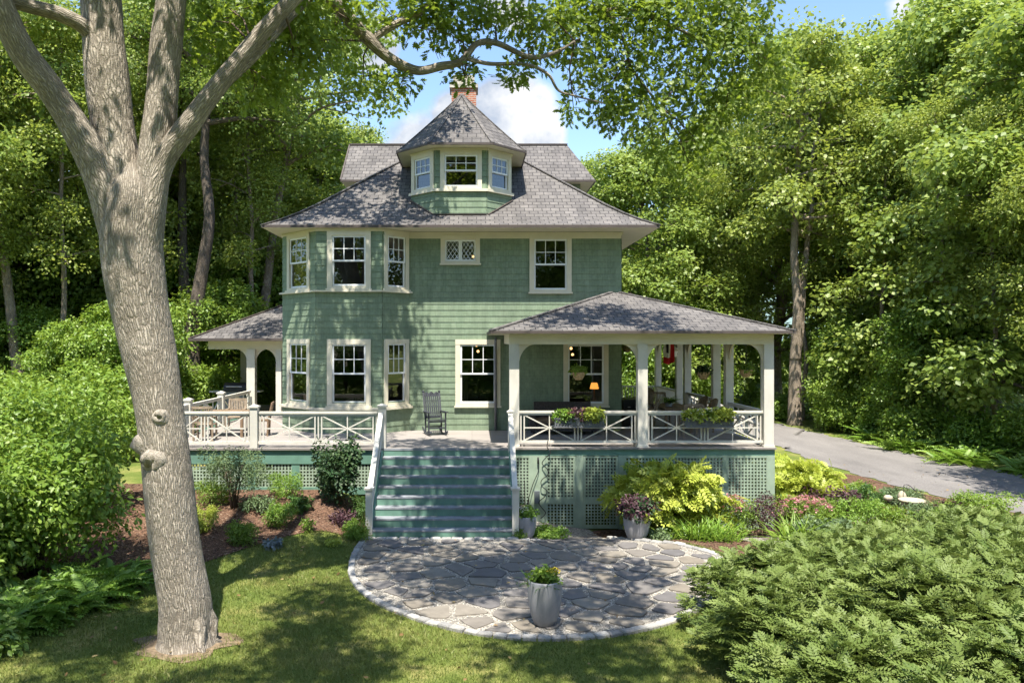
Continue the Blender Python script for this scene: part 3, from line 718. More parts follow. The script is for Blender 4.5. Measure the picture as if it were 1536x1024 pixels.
# ---- railings
def railing(p0, p1, stars, z=DECK, parent=None, endbars=2, mid=3, name='railing'):
    p0 = Vector((*p0, 0)); p1 = Vector((*p1, 0)); d = p1 - p0; L = d.length; d /= L
    m = MB(); zt, zb_ = z + .90, z + .13
    pt = lambda u, h, n=0: p0 + d * u + Vector((-d.y, d.x, 0)) * n + Vector((0, 0, h))
    m.bar(pt(0, zt), pt(L, zt), .10, .055); m.bar(pt(0, zt - .055), pt(L, zt - .055), .05, .05); m.bar(pt(0, zb_), pt(L, zb_), .07, .06)
    a, b = zb_ + .03, zt - .08; bw_ = .034; g = .085
    xs = [g * (i + .6) for i in range(endbars)]; left = xs[-1]; right = L - left
    for x in xs: m.bar(pt(x, a), pt(x, b), bw_, bw_, d); m.bar(pt(L - x, a), pt(L - x, b), bw_, bw_, d)
    cell = (right - left) / stars
    for k in range(stars):
        c0 = left + k * cell + (g * (mid - 1) / 2 if k > 0 else 0); c1 = left + (k + 1) * cell - (g * (mid - 1) / 2 if k < stars - 1 else 0); cm = (c0 + c1) / 2; h = (a + b) / 2
        m.bar(pt(c0, a, .002), pt(c1, b, .002), .03, .03); m.bar(pt(c0, b, -.002), pt(c1, a, -.002), .03, .03)
        m.bar(pt(c0, h, .004), pt(c1, h, .004), .026, .03); m.bar(pt(cm, a), pt(cm, b), .026, .026, d)
        if k < stars - 1:
            for i in range(mid): x = left + (k + 1) * cell + g * (i - (mid - 1) / 2); m.bar(pt(x, a), pt(x, b), bw_, bw_, d)
    return m.build(name, 'white_rail', parent or house)
def newel(x, y, z0, z1, w=.19, name='newel_post'):
    m = MB(); m.box((x - w / 2, y - w / 2, z0), (x + w / 2, y + w / 2, z1)); p = m.build(name, 'white_rail', house)
    c = MB(); e = w / 2 + .03; c.box((x - e, y - e, z1), (x + e, y + e, z1 + .04))
    q = [(x - e + .02, y - e + .02, z1 + .041), (x + e - .02, y - e + .02, z1 + .041), (x + e - .02, y + e - .02, z1 + .041), (x - e + .02, y + e - .02, z1 + .041)]
    for k in range(4): c.face([q[k], q[(k + 1) % 4], (x, y, z1 + .09)])
    c.build('post_cap', 'white_rail', p); return p
RY = 19.70
newel(-5.58, RY, DECK, 2.74); newel(-2.30, RY, DECK - .1, 2.76); newel(-8.13, RY, DECK, 2.74)
railing((-5.48, RY), (-2.40, RY), 2); railing((-8.03, RY), (-5.68, RY), 2, endbars=2)
for yy in (22.0, 24.9): newel(-8.13, yy, DECK, 2.74)
railing((-8.13, 21.9), (-8.13, 19.8), 1); railing((-8.13, 24.8), (-8.13, 22.1), 2); railing((-8.13, 28.1), (-8.13, 25.0), 2)
railing((PXL + .125, PY), (4.40 - .125, PY), 2); railing((4.40 + .125, PY), (PXR - .125, PY), 2)
railing((PXR, PY + .125), (PXR, 22.78), 2); railing((PXR, 24.22), (PXR, 27.18), 2)
def balusters(p0, p1, z0, z1=None, name='railing', sp=.12):
    z1 = z0 if z1 is None else z1; m = MB(); a = Vector((*p0, z0)); b = Vector((*p1, z1)); up = Vector((0, 0, 1))
    m.bar(a + up * .87, b + up * .87, .09, .06); m.bar(a + up * .1, b + up * .1, .06, .05); n = int((b - a).length / sp)
    for i in range(1, n): q = a.lerp(b, i / n); m.bar(q + up * .12, q + up * .85, .032, .032, (1, 0, 0))
    return m.build(name, 'white_rail', house)
balusters((4.83, 31.6), (7.54, 31.6), DECK); balusters((PXR, 28.52), (PXR, 31.5), DECK)
balusters((7.9, 26.3), (10.2, 26.3), DECK, .5); balusters((7.9, 29.4), (10.2, 29.4), DECK, .5)
sst = MB()
for k in range(6): sst.box((7.82 + .3 * k, 26.4, -.5), (8.12 + .3 * k, 29.3, DECK - .02 - .25 * (k + 1)))
sst.build('side_steps', 'step_tread', house)
# ---- front steps
SX0, SX1, RUN, RISE = -2.26, .93, .287, DECK / 9
for k in range(1, 9):
    y = 19.6 - RUN * (k - 1); z = DECK - RISE * k
    t_ = MB(); t_.box((SX0, y - RUN - .03, z - .035), (SX1, y - .02, z)); t_.build('tread', 'step_tread', house, bevel=.008)
for k in range(9):
    y = 19.6 - RUN * k; z = DECK - RISE * k
    r_ = MB(); r_.box((SX0 + .001, y - .019, z - RISE + .0005), (SX1 - .001, y + .004, z - (.036 if k else .051))); r_.build('riser', 'teal_paint', house)
nb_ = MB(); nb_.box((SX0, 19.57, DECK - .05), (SX1, 19.599, DECK - .001)); nb_.build('tread', 'step_tread', house)
for x in (SX0 - .045, SX1 + .001):
    s_ = MB(); P = [(19.64, -.1), (19.64, DECK - .06), (19.5, DECK - .06), (17.30, .14), (17.30, -.1)]
    f = lambda xx: [(xx, p[0], p[1]) for p in P]
    s_.face(f(x)); s_.face(list(reversed(f(x + .044))))
    for i in range(5): a, b = f(x)[i], f(x)[(i + 1) % 5]; c, d = f(x + .044)[(i + 1) % 5], f(x + .044)[i]; s_.face([b, a, d, c])
    s_.build('stringer', 'teal_paint', house)
for sgn, x in ((-1, SX0 - .06), (1, SX1 + .05)):
    newel(x, 17.34, -.02, 1.10, .15)
    xt = x if sgn < 0 else x
    ytop, ztop = (19.58, 2.60)
    hr = MB(); a = Vector((x, 17.40, 1.03)); b = Vector((xt, ytop, ztop)); hr.bar(a, b, .12, .05); hr.bar(a - Vector((0, 0, .06)), b - Vector((0, 0, .06)), .05, .07)
    lo = Vector((0, 0, -.66)); hr.bar(a + lo, b + lo, .05, .07)
    for i in range(1, 18): q = a.lerp(b, i / 18); hr.bar(q - Vector((0, 0, .09)), q + lo + Vector((0, 0, .03)), .03, .03, (1, 0, 0))
    hr.build('handrail', 'white_rail', house)
newel(SX1 + .05, 19.62, DECK - .1, 2.62, .12)
# ---- left porch behind the deck
lr = MB(); x0, y0, ze2 = -10.26, 27.8, 4.52; t2, sl = 4.9, .49
lr.face([(x0, y0, ze2), (-5.26, y0, ze2), (-5.26, y0 + 3.2, ze2 + sl * 3.2), (x0 + 3.2, y0 + 3.2, ze2 + sl * 3.2)])
lr.face([(x0, 35, ze2), (x0, y0, ze2), (x0 + 3.2, y0 + 3.2, ze2 + sl * 3.2), (x0 + 3.2, 35, ze2 + sl * 3.2)])
lr.face([(x0 + 3.2, y0 + 3.2, ze2 + sl * 3.2), (-5.26, y0 + 3.2, ze2 + sl * 3.2), (-5.26, 35, ze2 + sl * 3.2 + .02), (x0 + 3.2, 35, ze2 + sl * 3.2 + .02)])
lroof = lr.build('porch_roof', 'roof_shingle', house)
le = MB(); le.bar((x0, y0, ze2 - .03), (-5.3, y0, ze2 - .03), .06, .09); le.bar((x0, y0 + .03, ze2 - .03), (x0, 35, ze2 - .03), .06, .09); le.bar((x0, y0, ze2 + .02), (x0 + 3.2, y0 + 3.2, ze2 + sl * 3.2 + .02), .13, .03); le.build('gutter_edge', 'dark_gutter', lroof)
ls = MB(); ls.box((x0 + .03, y0 + .03, ze2 - .085), (-5.3, 35, ze2 - .06)); ls.build('soffit', 'cream_trim', lroof)
lbm = MB(); lbm.box((-9.7, 28.25, 4.14), (-5.3, 28.45, 4.434)); lbm.box((-9.7, 28.451, 4.14), (-9.5, 34, 4.434)); lbm.build('porch_beam', 'cream_trim', house)
post(-8.13, 28.35, DECK, 4.14, .3, ((1, 0), (-1, 0))); post(-9.6, 32.4, DECK, 4.14, .26); post(-7.12, 28.36, DECK, 4.14, .2, ((-1, 0), (1, 0)))
# ================================================================ ground, paving, drive
def struct(o): o['kind'] = 'structure'; return o
def grid_axis(segs):
    out = []
    for a, b, st in segs: out += list(np.arange(a, b, st))
    return np.array(out + [segs[-1][1]])
gx = grid_axis([(-260, -40, 20), (-40, -14, 2), (-14, 24, .35), (24, 60, 3), (60, 260, 20)]); gy = grid_axis([(-60, 4, 8), (4, 30, .35), (30, 70, 2), (70, 420, 25)])
XX, YY = np.meshgrid(gx, gy); nx_, ny_ = len(gx), len(gy)
V = np.stack([XX.ravel(), YY.ravel(), gz(XX, YY).ravel()], 1)
i = (np.arange(ny_ - 1)[:, None] * nx_ + np.arange(nx_ - 1)[None]).ravel()
struct(np_mesh('ground', V, np.stack([i, i + 1, i + nx_ + 1, i + nx_], 1), np.full(len(i), .5), 'lawn', smooth=True))
hl = MB(); pr_ = [(-260, 0), (-200, 26), (-150, 40), (-105, 36), (-60, 30), (-10, 18), (60, 20), (140, 28), (260, 0)]; pr_ = catmull(pr_, 8)
for a, b in zip(pr_[:-1], pr_[1:]):
    hl.face([(a[0], 300, -1), (b[0], 300, -1), (b[0], 340, b[1]), (a[0], 340, a[1])]); hl.face([(a[0], 340, a[1]), (b[0], 340, b[1]), (b[0], 400, -1), (a[0], 400, -1)])
struct(hl.build('hills', 'hill_haze', smooth=True))
def patch(name, outline, center, mat, off, rings=14, parent=None):
    O_ = np.array(outline, float); C = np.array(center, float); n = len(O_); V = [C]
    for r in range(1, rings + 1): V += list(C + (O_ - C) * (r / rings))
    V = np.array(V); Z = gz(V[:, 0], V[:, 1]) + off; V = np.column_stack([V, Z]); f = []
    for k in range(n):
        k2 = (k + 1) % n; f.append((0, 1 + k, 1 + k2))
        for r in range(rings - 1):
            a = 1 + r * n; f.append((a + k, a + n + k, a + k2)); f.append((a + k2, a + n + k, a + n + k2))
    f = np.array(f)
    e1 = V[f[:, 1], :2] - V[f[:, 0], :2]; e2 = V[f[:, 2], :2] - V[f[:, 0], :2]; cr = e1[:, 0] * e2[:, 1] - e1[:, 1] * e2[:, 0]
    f[cr < 0] = f[cr < 0][:, ::-1]
    return struct(np_mesh(name, V, f, np.full(len(f), .5), mat, parent))
# patio: a rounded apron of flagstones in gravel in front of the steps
curve = catmull([(-2.42, 17.25), (-2.42, 15.6), (-2.16, 14.15), (-1.45, 12.85), (-.3, 11.85), (.9, 11.45), (2.1, 11.6), (3.2, 12.2), (4.1, 13.2), (4.75, 14.5), (5.1, 15.9)], 10)
back = catmull([(5.1, 15.9), (4.5, 16.7), (3.8, 17.2), (3.3, 18.1), (3.1, 19.3), (3.0, 19.75)], 6)
patio_poly = [tuple(p) for p in curve] + [tuple(p) for p in back[1:]] + [(1.0, 19.75), (.98, 17.3)]
patch('patio', patio_poly, (1.3, 15.3), 'gravel', .022, 20)
def voronoi(poly, bbox, spacing, gap, tries=2600):
    pts = []
    for _ in range(tries):
        p = (R.uniform(bbox[0], bbox[1]), R.uniform(bbox[2], bbox[3]))
        if all((p[0] - q[0]) ** 2 + (p[1] - q[1]) ** 2 > (spacing * (.85 + .5 * ((q[2])))) ** 2 for q in pts): pts.append((p[0], p[1], R.random()))
    cells = []
    for i, p in enumerate(pts):
        c = [(p[0] - 2, p[1] - 2), (p[0] + 2, p[1] - 2), (p[0] + 2, p[1] + 2), (p[0] - 2, p[1] + 2)]
        for j, q in enumerate(pts):
            if i == j or abs(q[0] - p[0]) > 3 or abs(q[1] - p[1]) > 3: continue
            mx, my = (p[0] + q[0]) / 2, (p[1] + q[1]) / 2; dx, dy = q[0] - p[0], q[1] - p[1]; l = math.hypot(dx, dy)
            g = gap * (.55 + .9 * R.random()) / 2
            f = lambda a: (a[0] - mx) * dx / l + (a[1] - my) * dy / l + g
            nc = []
            for a, b in zip(c, c[1:] + c[:1]):
                fa, fb = f(a), f(b)
                if fa <= 0: nc.append(a)
                if fa * fb < 0: t = fa / (fa - fb); nc.append((a[0] + (b[0] - a[0]) * t, a[1] + (b[1] - a[1]) * t))
            c = nc
            if len(c) < 3: break
        if len(c) >= 3: cells.append((p, c))
    return cells
fs = MB(); inner = [(1.3 + (x - 1.3) * .975, 15.3 + (y - 15.3) * .975) for x, y in patio_poly]
for p, c in voronoi(inner, (-2.6, 5.2, 11.3, 19.8), .38, .11):
    if len(c) < 3 or not inpoly(np.array([p[0]]), np.array([p[1]]), inner)[0]: continue
    for e0, e1 in zip(curve[:-1], curve[1:]):   # trim to the kerb
        ex, ey = e1[0] - e0[0], e1[1] - e0[1]; el = math.hypot(ex, ey); f = lambda a: (a[0] - e0[0]) * ey / el - (a[1] - e0[1]) * ex / el + .13
        if e0[0] > 4.2: break
        nc = []
        for a, b in zip(c, c[1:] + c[:1]):
            fa, fb = f(a), f(b)
            if fa <= 0: nc.append(a)
            if fa * fb < 0: t = fa / (fa - fb); nc.append((a[0] + (b[0] - a[0]) * t, a[1] + (b[1] - a[1]) * t))
        c = nc
        if len(c) < 3: break
    if len(c) < 3: continue
    if not all(inpoly(np.array([a[0]]), np.array([a[1]]), patio_poly)[0] for a in c): 
        for sh_ in (.85, .7, .55, .42):
            c2 = [(p[0] + (a[0] - p[0]) * sh_, p[1] + (a[1] - p[1]) * sh_) for a in c]
            if all(inpoly(np.array([a[0]]), np.array([a[1]]), inner)[0] for a in c2): break
        else: continue
        c = c2
    if p[1] > 17.25 and p[0] < 1.1: continue
    q = []
    for k in range(len(c)):     # knock the corners off, roughen the edge
        a, b, d = c[k - 1], c[k], c[(k + 1) % len(c)]
        for t in (.18, .0): pass
        la = math.hypot(a[0] - b[0], a[1] - b[1]); ld = math.hypot(d[0] - b[0], d[1] - b[1])
        if la < .03: continue
        ka, kd = min(.3, .03 / max(la, .01)), min(.3, .03 / max(ld, .01))
        j = lambda: R.uniform(-.012, .012)
        q += [(b[0] + (a[0] - b[0]) * ka + j(), b[1] + (a[1] - b[1]) * ka + j()), (b[0] + (d[0] - b[0]) * kd + j(), b[1] + (d[1] - b[1]) * kd + j())]
        if ld > .3: t = R.uniform(.4, .6); q.append((b[0] + (d[0] - b[0]) * t + j() * 1.6, b[1] + (d[1] - b[1]) * t + j() * 1.6))
    if len(q) < 4: continue
    z = G(p[0], p[1]); fs.cv = R.random(); top = z + R.uniform(.036, .05)
    fs.face([(x, y, G(x, y) + top - z) for x, y in q])
    for a, b in zip(q, q[1:] + q[:1]): fs.face([(b[0], b[1], G(*b) + top - z), (a[0], a[1], G(*a) + top - z), (a[0], a[1], G(*a)), (b[0], b[1], G(*b))])
struct(fs.build('patio_stones', 'flagstone'))
def cobbles(mb, line, w, l, h0, rot=True):
    P = [Vector((p[0], p[1], 0)) for p in line]; acc = 0; d = 0
    segs = [(a, b) for a, b in zip(P[:-1], P[1:])]; total = sum((b - a).length for a, b in segs); s = l / 2
    def at(u):
        for a, b in segs:
            L = (b - a).length
            if u <= L: return a.lerp(b, u / L), (b - a).normalized()
            u -= L
        return segs[-1][1], (segs[-1][1] - segs[-1][0]).normalized()
    while s < total - l * .3:
        L = l * R.uniform(.85, 1.1); p, t = at(s); n = Vector((-t.y, t.x, 0)); h = h0 + R.uniform(-.008, .012); mb.cv = R.random()
        ww = w * R.uniform(.9, 1.08); z = G(p.x, p.y); a = t * (L / 2 - .008); b = n * (ww / 2); k = .82
        ang = R.uniform(-.06, .06); a = Matrix.Rotation(ang, 3, 'Z') @ a; b = Matrix.Rotation(ang, 3, 'Z') @ b
        lo = [p - a - b, p + a - b, p + a + b, p - a + b]; e = Vector((0, 0, 1))
        r0 = [q + e * (z - .05) for q in lo]; r1 = [q + e * (z + h - .018) for q in lo]; r2 = [p + (q - p) * k + e * (z + h + R.uniform(-.004, .004)) for q in lo]
        for A, B in ((r0, r1), (r1, r2)):
            for k2 in range(4): mb.face([A[k2], A[(k2 + 1) % 4], B[(k2 + 1) % 4], B[k2]])
        mb.face(r2); s += L
cb = MB(); cobbles(cb, [(p[0], p[1]) for p in curve], .13, .24, .055); cobbles(cb, [(-2.4, 17.16), (1.5, 17.16)], .15, .25, .055); cobbles(cb, [(p[0], p[1]) for p in back[:20]], .15, .24, .06)
struct(cb.build('patio_edging', 'granite'))
# mulch beds
bedL = catmull([(-2.5, 17.3), (-3.6, 17.0), (-4.9, 16.0), (-6.0, 14.2), (-6.7, 12.4), (-7.4, 10.4), (-9, 9), (-14, 10), (-14, 18), (-10, 20.4), (-2.4, 19.9)], 6, True)
patch('mulch_bed', [tuple(p) for p in bedL], (-6.8, 16.8), 'mulch', .02, 16)
bedR = catmull([(3.25, 19.7), (3.4, 18.3), (4.0, 17.4), (4.9, 16.7), (5.4, 15.4), (5.0, 13.5), (6.5, 12.3), (10, 12), (14.5, 14.5), (16.6, 17.4), (15.9, 20.4), (14.25, 24.6), (13.7, 28), (10.5, 28.5), (8.2, 25), (7.9, 20.0)], 6, True)
patch('mulch_bed', [tuple(p) for p in bedR], (7.4, 17.2), 'mulch', .02, 18)
gp = catmull([(6.3, 16.6), (7.4, 16.9), (8.2, 17.6), (8.0, 18.6), (7.2, 19.1), (6.2, 18.4)], 6, True)
patch('gravel_path', [tuple(p) for p in gp], (7.2, 17.8), 'gravel', .03, 6)
# driveway: a gravel strip running back past the house
dl_ = catmull([(30, 10), (20, 16.5), (16.2, 20.5), (14.4, 25), (13.9, 31), (14.2, 37.5), (14.2, 46), (12, 58), (6, 72)], 16); drr = catmull([(36, 17), (26, 22.5), (20.8, 26.5), (19.0, 32), (18.4, 38), (18.0, 44), (17.8, 50), (16, 62), (10, 78)], 16)
V = []; m = 10
for a, b in zip(dl_, drr):
    a = a + np.array((.10 * math.sin(3.1 * a[1]) + .07 * math.sin(7.7 * a[1]), 0)); b = b + np.array((.14 * math.sin(2.7 * b[1]) + .10 * math.sin(6.9 * b[1]), 0))
    for k in range(m + 1): q = a + (b - a) * k / m; V.append((q[0], q[1], G(q[0], q[1]) + .02 + .03 * math.sin(PI * k / m)))
f = []
for i in range(len(dl_) - 1):
    for k in range(m): a = i * (m + 1) + k; f.append((a, a + 1, a + m + 2, a + m + 1))
f = np.array(f); struct(np_mesh('driveway', np.array(V), f, np.full(len(f), .5), 'driveway', smooth=True))
drive_poly = [tuple(p) for p in dl_] + [tuple(p) for p in reversed(drr)]
ring = [(-4.2 + (.72 + .12 * math.sin(3 * t) + .08 * math.sin(7 * t + 1)) * math.cos(t), 11.25 + (.60 + .10 * math.sin(4 * t)) * math.sin(t)) for t in np.linspace(0, 2 * PI, 40, endpoint=False)]
patch('bare_soil', ring, (-4.2, 11.25), 'bare_earth', .012, 4)
# grass blades on the near lawn
n = 260000; px = NR.uniform(-9.5, 6, n); py = NR.uniform(8.2, 17.4, n)
keep = ~inpoly(px, py, [tuple(p) for p in bedL]) & ~inpoly(px, py, [(1.3 + (x - 1.3) * 1.02, 15.3 + (y - 15.3) * 1.02) for x, y in patio_poly]) & ~inpoly(px, py, [tuple(p) for p in bedR]) & (((px + 4.2) ** 2 + (py - 11.3) ** 2) > .3)
px, py = px[keep], py[keep]; n = len(px); pos = np.column_stack([px, py, gz(px, py)])
pv = np.clip(.5 + .28 * np.sin(px * 1.7 + 1.3 * np.sin(py * 1.1)) * np.sin(py * 2.1 + px) + NR.normal(size=n) * .2, 0, 1)
ax = unit(np.column_stack([NR.normal(size=(n, 2)) * .55, np.ones(n)])); nr = unit(NR.normal(size=(n, 3)) * (1, 1, .1))
v, f, w = leaves(pos, ax, nr, (.03 + .045 * NR.random(n)) * (.6 + .8 * pv), (np.array([(0, .09, 0), (0, -.09, 0), (1, 0, -.25)]), np.array([(0, 1, 2)])), pv)
tag(np_mesh('grass', v, f, w, 'grass_leaf'), 'short mown lawn grass around the tree and the patio', 'grass', kind='stuff')
n = 900; px = NR.uniform(-9, 18, n); py = NR.uniform(8.5, 30, n); k = ((px < 5) & (py < 17.3)) | inpoly(px, py, drive_poly); px, py = px[k], py[k]; n = len(px)
v, f, w = leaves(np.column_stack([px, py, gz(px, py) + .055]), NR.normal(size=(n, 3)) * (1, 1, .25), NR.normal(size=(n, 3)) * .5 + (0, 0, 1), .05 + .06 * NR.random(n), T_oak(), NR.random(n))
tag(np_mesh('fallen_leaves', v, f, w, 'dry_leaf'), 'scattered dry leaves fallen on the lawn, patio and driveway', 'fallen leaves', kind='stuff')
# litter: twigs, fallen leaves and chips on mulch as one loose layer
n = 9000; px = NR.uniform(-10, 13, n); py = NR.uniform(10, 24, n); k = inpoly(px, py, [tuple(p) for p in bedL]) | inpoly(px, py, [tuple(p) for p in bedR]); px, py = px[k], py[k]; n = len(px)
v, f, w = leaves(np.column_stack([px, py, gz(px, py) + .03]), NR.normal(size=(n, 3)) * (1, 1, .2), NR.normal(size=(n, 3)) * .4 + (0, 0, 1), .05 + .06 * NR.random(n), T_rhomb(.35), NR.random(n))
tag(np_mesh('bark_chips', v, f, w, 'mulch'), 'loose brown bark chips scattered over the mulch beds', 'bark chips', kind='stuff')

# ================================================================ things on and round the porches
# rocking chair
rc = thing('rocking_chair', 'weathered grey wooden rocking chair with tall slatted back on the deck beside the front window', 'rocking chair', (-1.08, 22.45, DECK))
def at_thing(t, rz=0):
    o = Vector(t.location); M_ = Matrix.Rotation(rz, 3, 'Z')
    return lambda x, y, z: o + M_ @ Vector((x, y, z))
T = at_thing(rc, .30)
def slab(mb, T, x0, x1, y0, y1, z0, z1, dy=0, dz=0):
    """box in thing space whose top end is shifted by dy (a lean)"""
    mb.hexa([T(x0, y0, z0), T(x1, y0, z0), T(x1, y1, z0 + dz), T(x0, y1, z0 + dz), T(x0, y0 + dy, z1), T(x1, y0 + dy, z1), T(x1, y1 + dy, z1 + dz), T(x0, y1 + dy, z1 + dz)])
G_ = 'grey_weathered'
for s in (-1, 1):
    m = MB(); pts = [T(s * .25, -.48 + .98 * k / 10, .02 + .16 * ((k - 4.6) / 5.4) ** 2) for k in range(11)]
    for a, b in zip(pts[:-1], pts[1:]): m.bar(a, b, .035, .05)
    m.build('rocker', G_, rc)
    m = MB(); m.bar(T(s * .25, -.25, .06), T(s * .25, -.25, .66), .045, .045, (1, 0, 0)); m.build('leg', G_, rc)
    m = MB(); m.bar(T(s * .24, .18, .05), T(s * .24, .20, .45), .045, .045, (1, 0, 0)); m.bar(T(s * .24, .20, .45), T(s * .245, .45, 1.20), .045, .05, (1, 0, 0)); m.ball(T(s * .245, .46, 1.23), .035, 8); m.build('leg', G_, rc)
    m = MB(); m.bar(T(s * .27, -.34, .675), T(s * .255, .26, .665), .085, .03); m.build('armrest', G_, rc)
m = MB()
for k in range(6): slab(m, T, -.25, .25, -.28 + k * .085, -.28 + k * .085 + .075, .43 - .008 * k, .455 - .008 * k)
m.build('seat', G_, rc)
b = MB()
for k in range(7): x = -.186 + .062 * k; b.bar(T(x, .225, .50), T(x, .44, 1.16), .04, .02, T(0, 1, 0) - T(0, 0, 0))
b.bar(T(-.24, .22, .50), T(.24, .22, .50), .03, .06)
n = 12
for k in range(n):
    xa, xb = -.24 + .48 * k / n, -.24 + .48 * (k + 1) / n; za, zb2 = [1.17 + .06 * abs(math.cos(PI * (x / .24) * 1.5)) * (1 - abs(x) * 1.2) for x in (xa, xb)]
    b.hexa([T(xa, .425, 1.09), T(xb, .425, 1.09), T(xb, .45, 1.09), T(xa, .45, 1.09), T(xa, .455, za), T(xb, .455, zb2), T(xb, .48, zb2), T(xa, .48, za)])
b.build('backrest', G_, rc)
m = MB()
for y, z in ((-.25, .22), (.19, .22), (-.25, .40)): m.bar(T(-.25, y, z), T(.25, y, z), .03, .04)
m.build('stretcher', G_, rc)

# a slatted outdoor chair, a wicker chair, tables
def slat_chair(loc, rz, label, mat='teak', group=None, h=.95):
    c = thing('patio_chair', label, 'chair', loc, group); T = at_thing(c, rz)
    for sx in (-1, 1):
        for sy in (-1, 1):
            m = MB(); m.bar(T(sx * .25, sy * .23, 0), T(sx * .25, sy * .23 + (.0 if sy < 0 else .02), .64 if sy < 0 else .46), .045, .045, (1, 0, 0))
            if sy > 0: m.bar(T(sx * .25, .25, .46), T(sx * .25, .36, h), .045, .045, (1, 0, 0))
            m.build('leg', mat, c)
        m = MB(); m.bar(T(sx * .26, -.27, .655), T(sx * .26, .29, .655), .06, .028); m.build('armrest', mat, c)
    m = MB()
    for k in range(6): slab(m, T, -.24, .24, -.25 + k * .085, -.25 + k * .085 + .07, .42, .445)
    m.build('seat', mat, c); m = MB(); m.bar(T(-.25, .36, h - .02), T(.25, .36, h - .02), .03, .07); m.bar(T(-.25, .27, .52), T(.25, .27, .52), .03, .05)
    for k in range(9): x = -.2 + .05 * k; m.bar(T(x, .27, .53), T(x, .355, h - .05), .028, .016, T(0, 1, 0) - T(0, 0, 0))
    m.build('backrest', mat, c); return c
def wicker_chair(loc, rz, label, mat='wicker', h=.98, arms=True):
    c = thing('wicker_chair', label, 'chair', loc); T = at_thing(c, rz)
    for sx in (-1, 1):
        for sy in (-1, 1): m = MB(); m.tube([T(sx * .25, sy * .24, 0), T(sx * .25, sy * .24, .40)], .024, 7); m.build('leg', mat, c)
        if arms: m = MB(); m.tube([T(sx * .27, -.26, .40), T(sx * .29, -.25, .60), T(sx * .30, -.1, .655), T(sx * .29, .2, .68), T(sx * .26, .30, .72)], .028, 8); m.build('armrest', mat, c, True)
    m = MB(); slab(m, T, -.27, .27, -.27, .27, .39, .46); m.build('seat', mat, c, bevel=.015)
    m = MB(); n = 12; g = 7; hh = lambda u: h - .13 * abs(u) ** 2.4
    P = [[T(.29 * u * (1 + .12 * v), .27 + .13 * v - .09 * u * u, .44 + (hh(u) - .44) * v) for u in np.linspace(-1, 1, n + 1)] for v in np.linspace(0, 1, g + 1)]
    Q = [[p + (T(0, .035, 0) - T(0, 0, 0)) for p in r] for r in P]
    for i in range(g):
        for k in range(n):
            m.face([P[i][k], P[i][k + 1], P[i + 1][k + 1], P[i + 1][k]]); m.face([Q[i][k + 1], Q[i][k], Q[i + 1][k], Q[i + 1][k + 1]])
    for k in range(n): m.face([P[g][k], P[g][k + 1], Q[g][k + 1], Q[g][k]])
    m.tube([p + (T(0, .017, 0) - T(0, 0, 0)) for p in P[g]], .022, 6); m.tube([P[i][0] for i in range(g + 1)], .022, 6); m.tube([P[i][n] for i in range(g + 1)], .022, 6)
    m.build('backrest', mat, c, True); return c
def table(loc, lx, ly, h, label, mat='brown_wood', rz=0, name='dining_table'):
    t = thing(name, label, 'table', loc); T = at_thing(t, rz)
    m = MB(); k = max(3, int(ly / .12))
    for i in range(k): y0 = -ly / 2 + ly * i / k; slab(m, T, -lx / 2, lx / 2, y0, y0 + ly / k - .008, h - .035, h)
    m.build('tabletop', mat, t, bevel=.004); m = MB(); slab(m, T, -lx / 2 + .08, lx / 2 - .08, -ly / 2 + .08, ly / 2 - .08, h - .11, h - .036); m.build('apron', mat, t)
    for sx in (-1, 1):
        for sy in (-1, 1): m = MB(); a, b = sx * (lx / 2 - .1), sy * (ly / 2 - .1); slab(m, T, a - .035, a + .035, b - .035, b + .035, 0, h - .11); m.build('leg', mat, t)
    return t
table((-7.1, 22.2, DECK), 1.3, .9, .72, 'brown slatted outdoor table behind the railing on the left deck', 'brown_wood', 0, 'patio_table')
slat_chair((-7.35, 21.15, DECK), PI + .1, 'brown slatted chair with its back to the left deck railing', 'teak')
slat_chair((-6.15, 22.3, DECK), -PI / 2 + .15, 'dark slatted chair at the house end of the deck table', 'brown_wood')
slat_chair((-7.2, 23.4, DECK), .1, 'slatted chair on the far side of the deck table', 'teak')
# grill on the left porch
g = thing('barbecue_grill', 'black lidded barbecue grill with pale side shelves under the left porch roof', 'grill', (-8.95, 29.2, DECK))
T = at_thing(g)
m = MB(); slab(m, T, -.38, .38, -.25, .25, .1, .82); m.build('cabinet', 'grey_box', g, bevel=.01)
m = MB(); n = 10
for k in range(n):
    a, b = PI * k / n, PI * (k + 1) / n; f = lambda t, x: T(x, -.28 * math.cos(t), .86 + .30 * math.sin(t) ** .8)
    m.face([f(a, -.42), f(a, .42), f(b, .42), f(b, -.42)])
    for x in (-.42, .42): m.face([T(x, 0, .86), f(a, x), f(b, x)])
lid = m.build('lid', 'black_iron', g, False); m = MB(); m.tube([T(-.3, -.34, 1.02), T(.3, -.34, 1.02)], .018, 8); m.build('handle', 'steel', lid)
for s in (-1, 1): m = MB(); slab(m, T, min(s * .44, s * .95), max(s * .44, s * .95), -.25, .25, .80, .85); m.build('side_shelf', 'steel', g)
m = MB(); slab(m, T, -.41, .41, -.27, .27, .821, .86); m.build('firebox', 'black_iron', g)
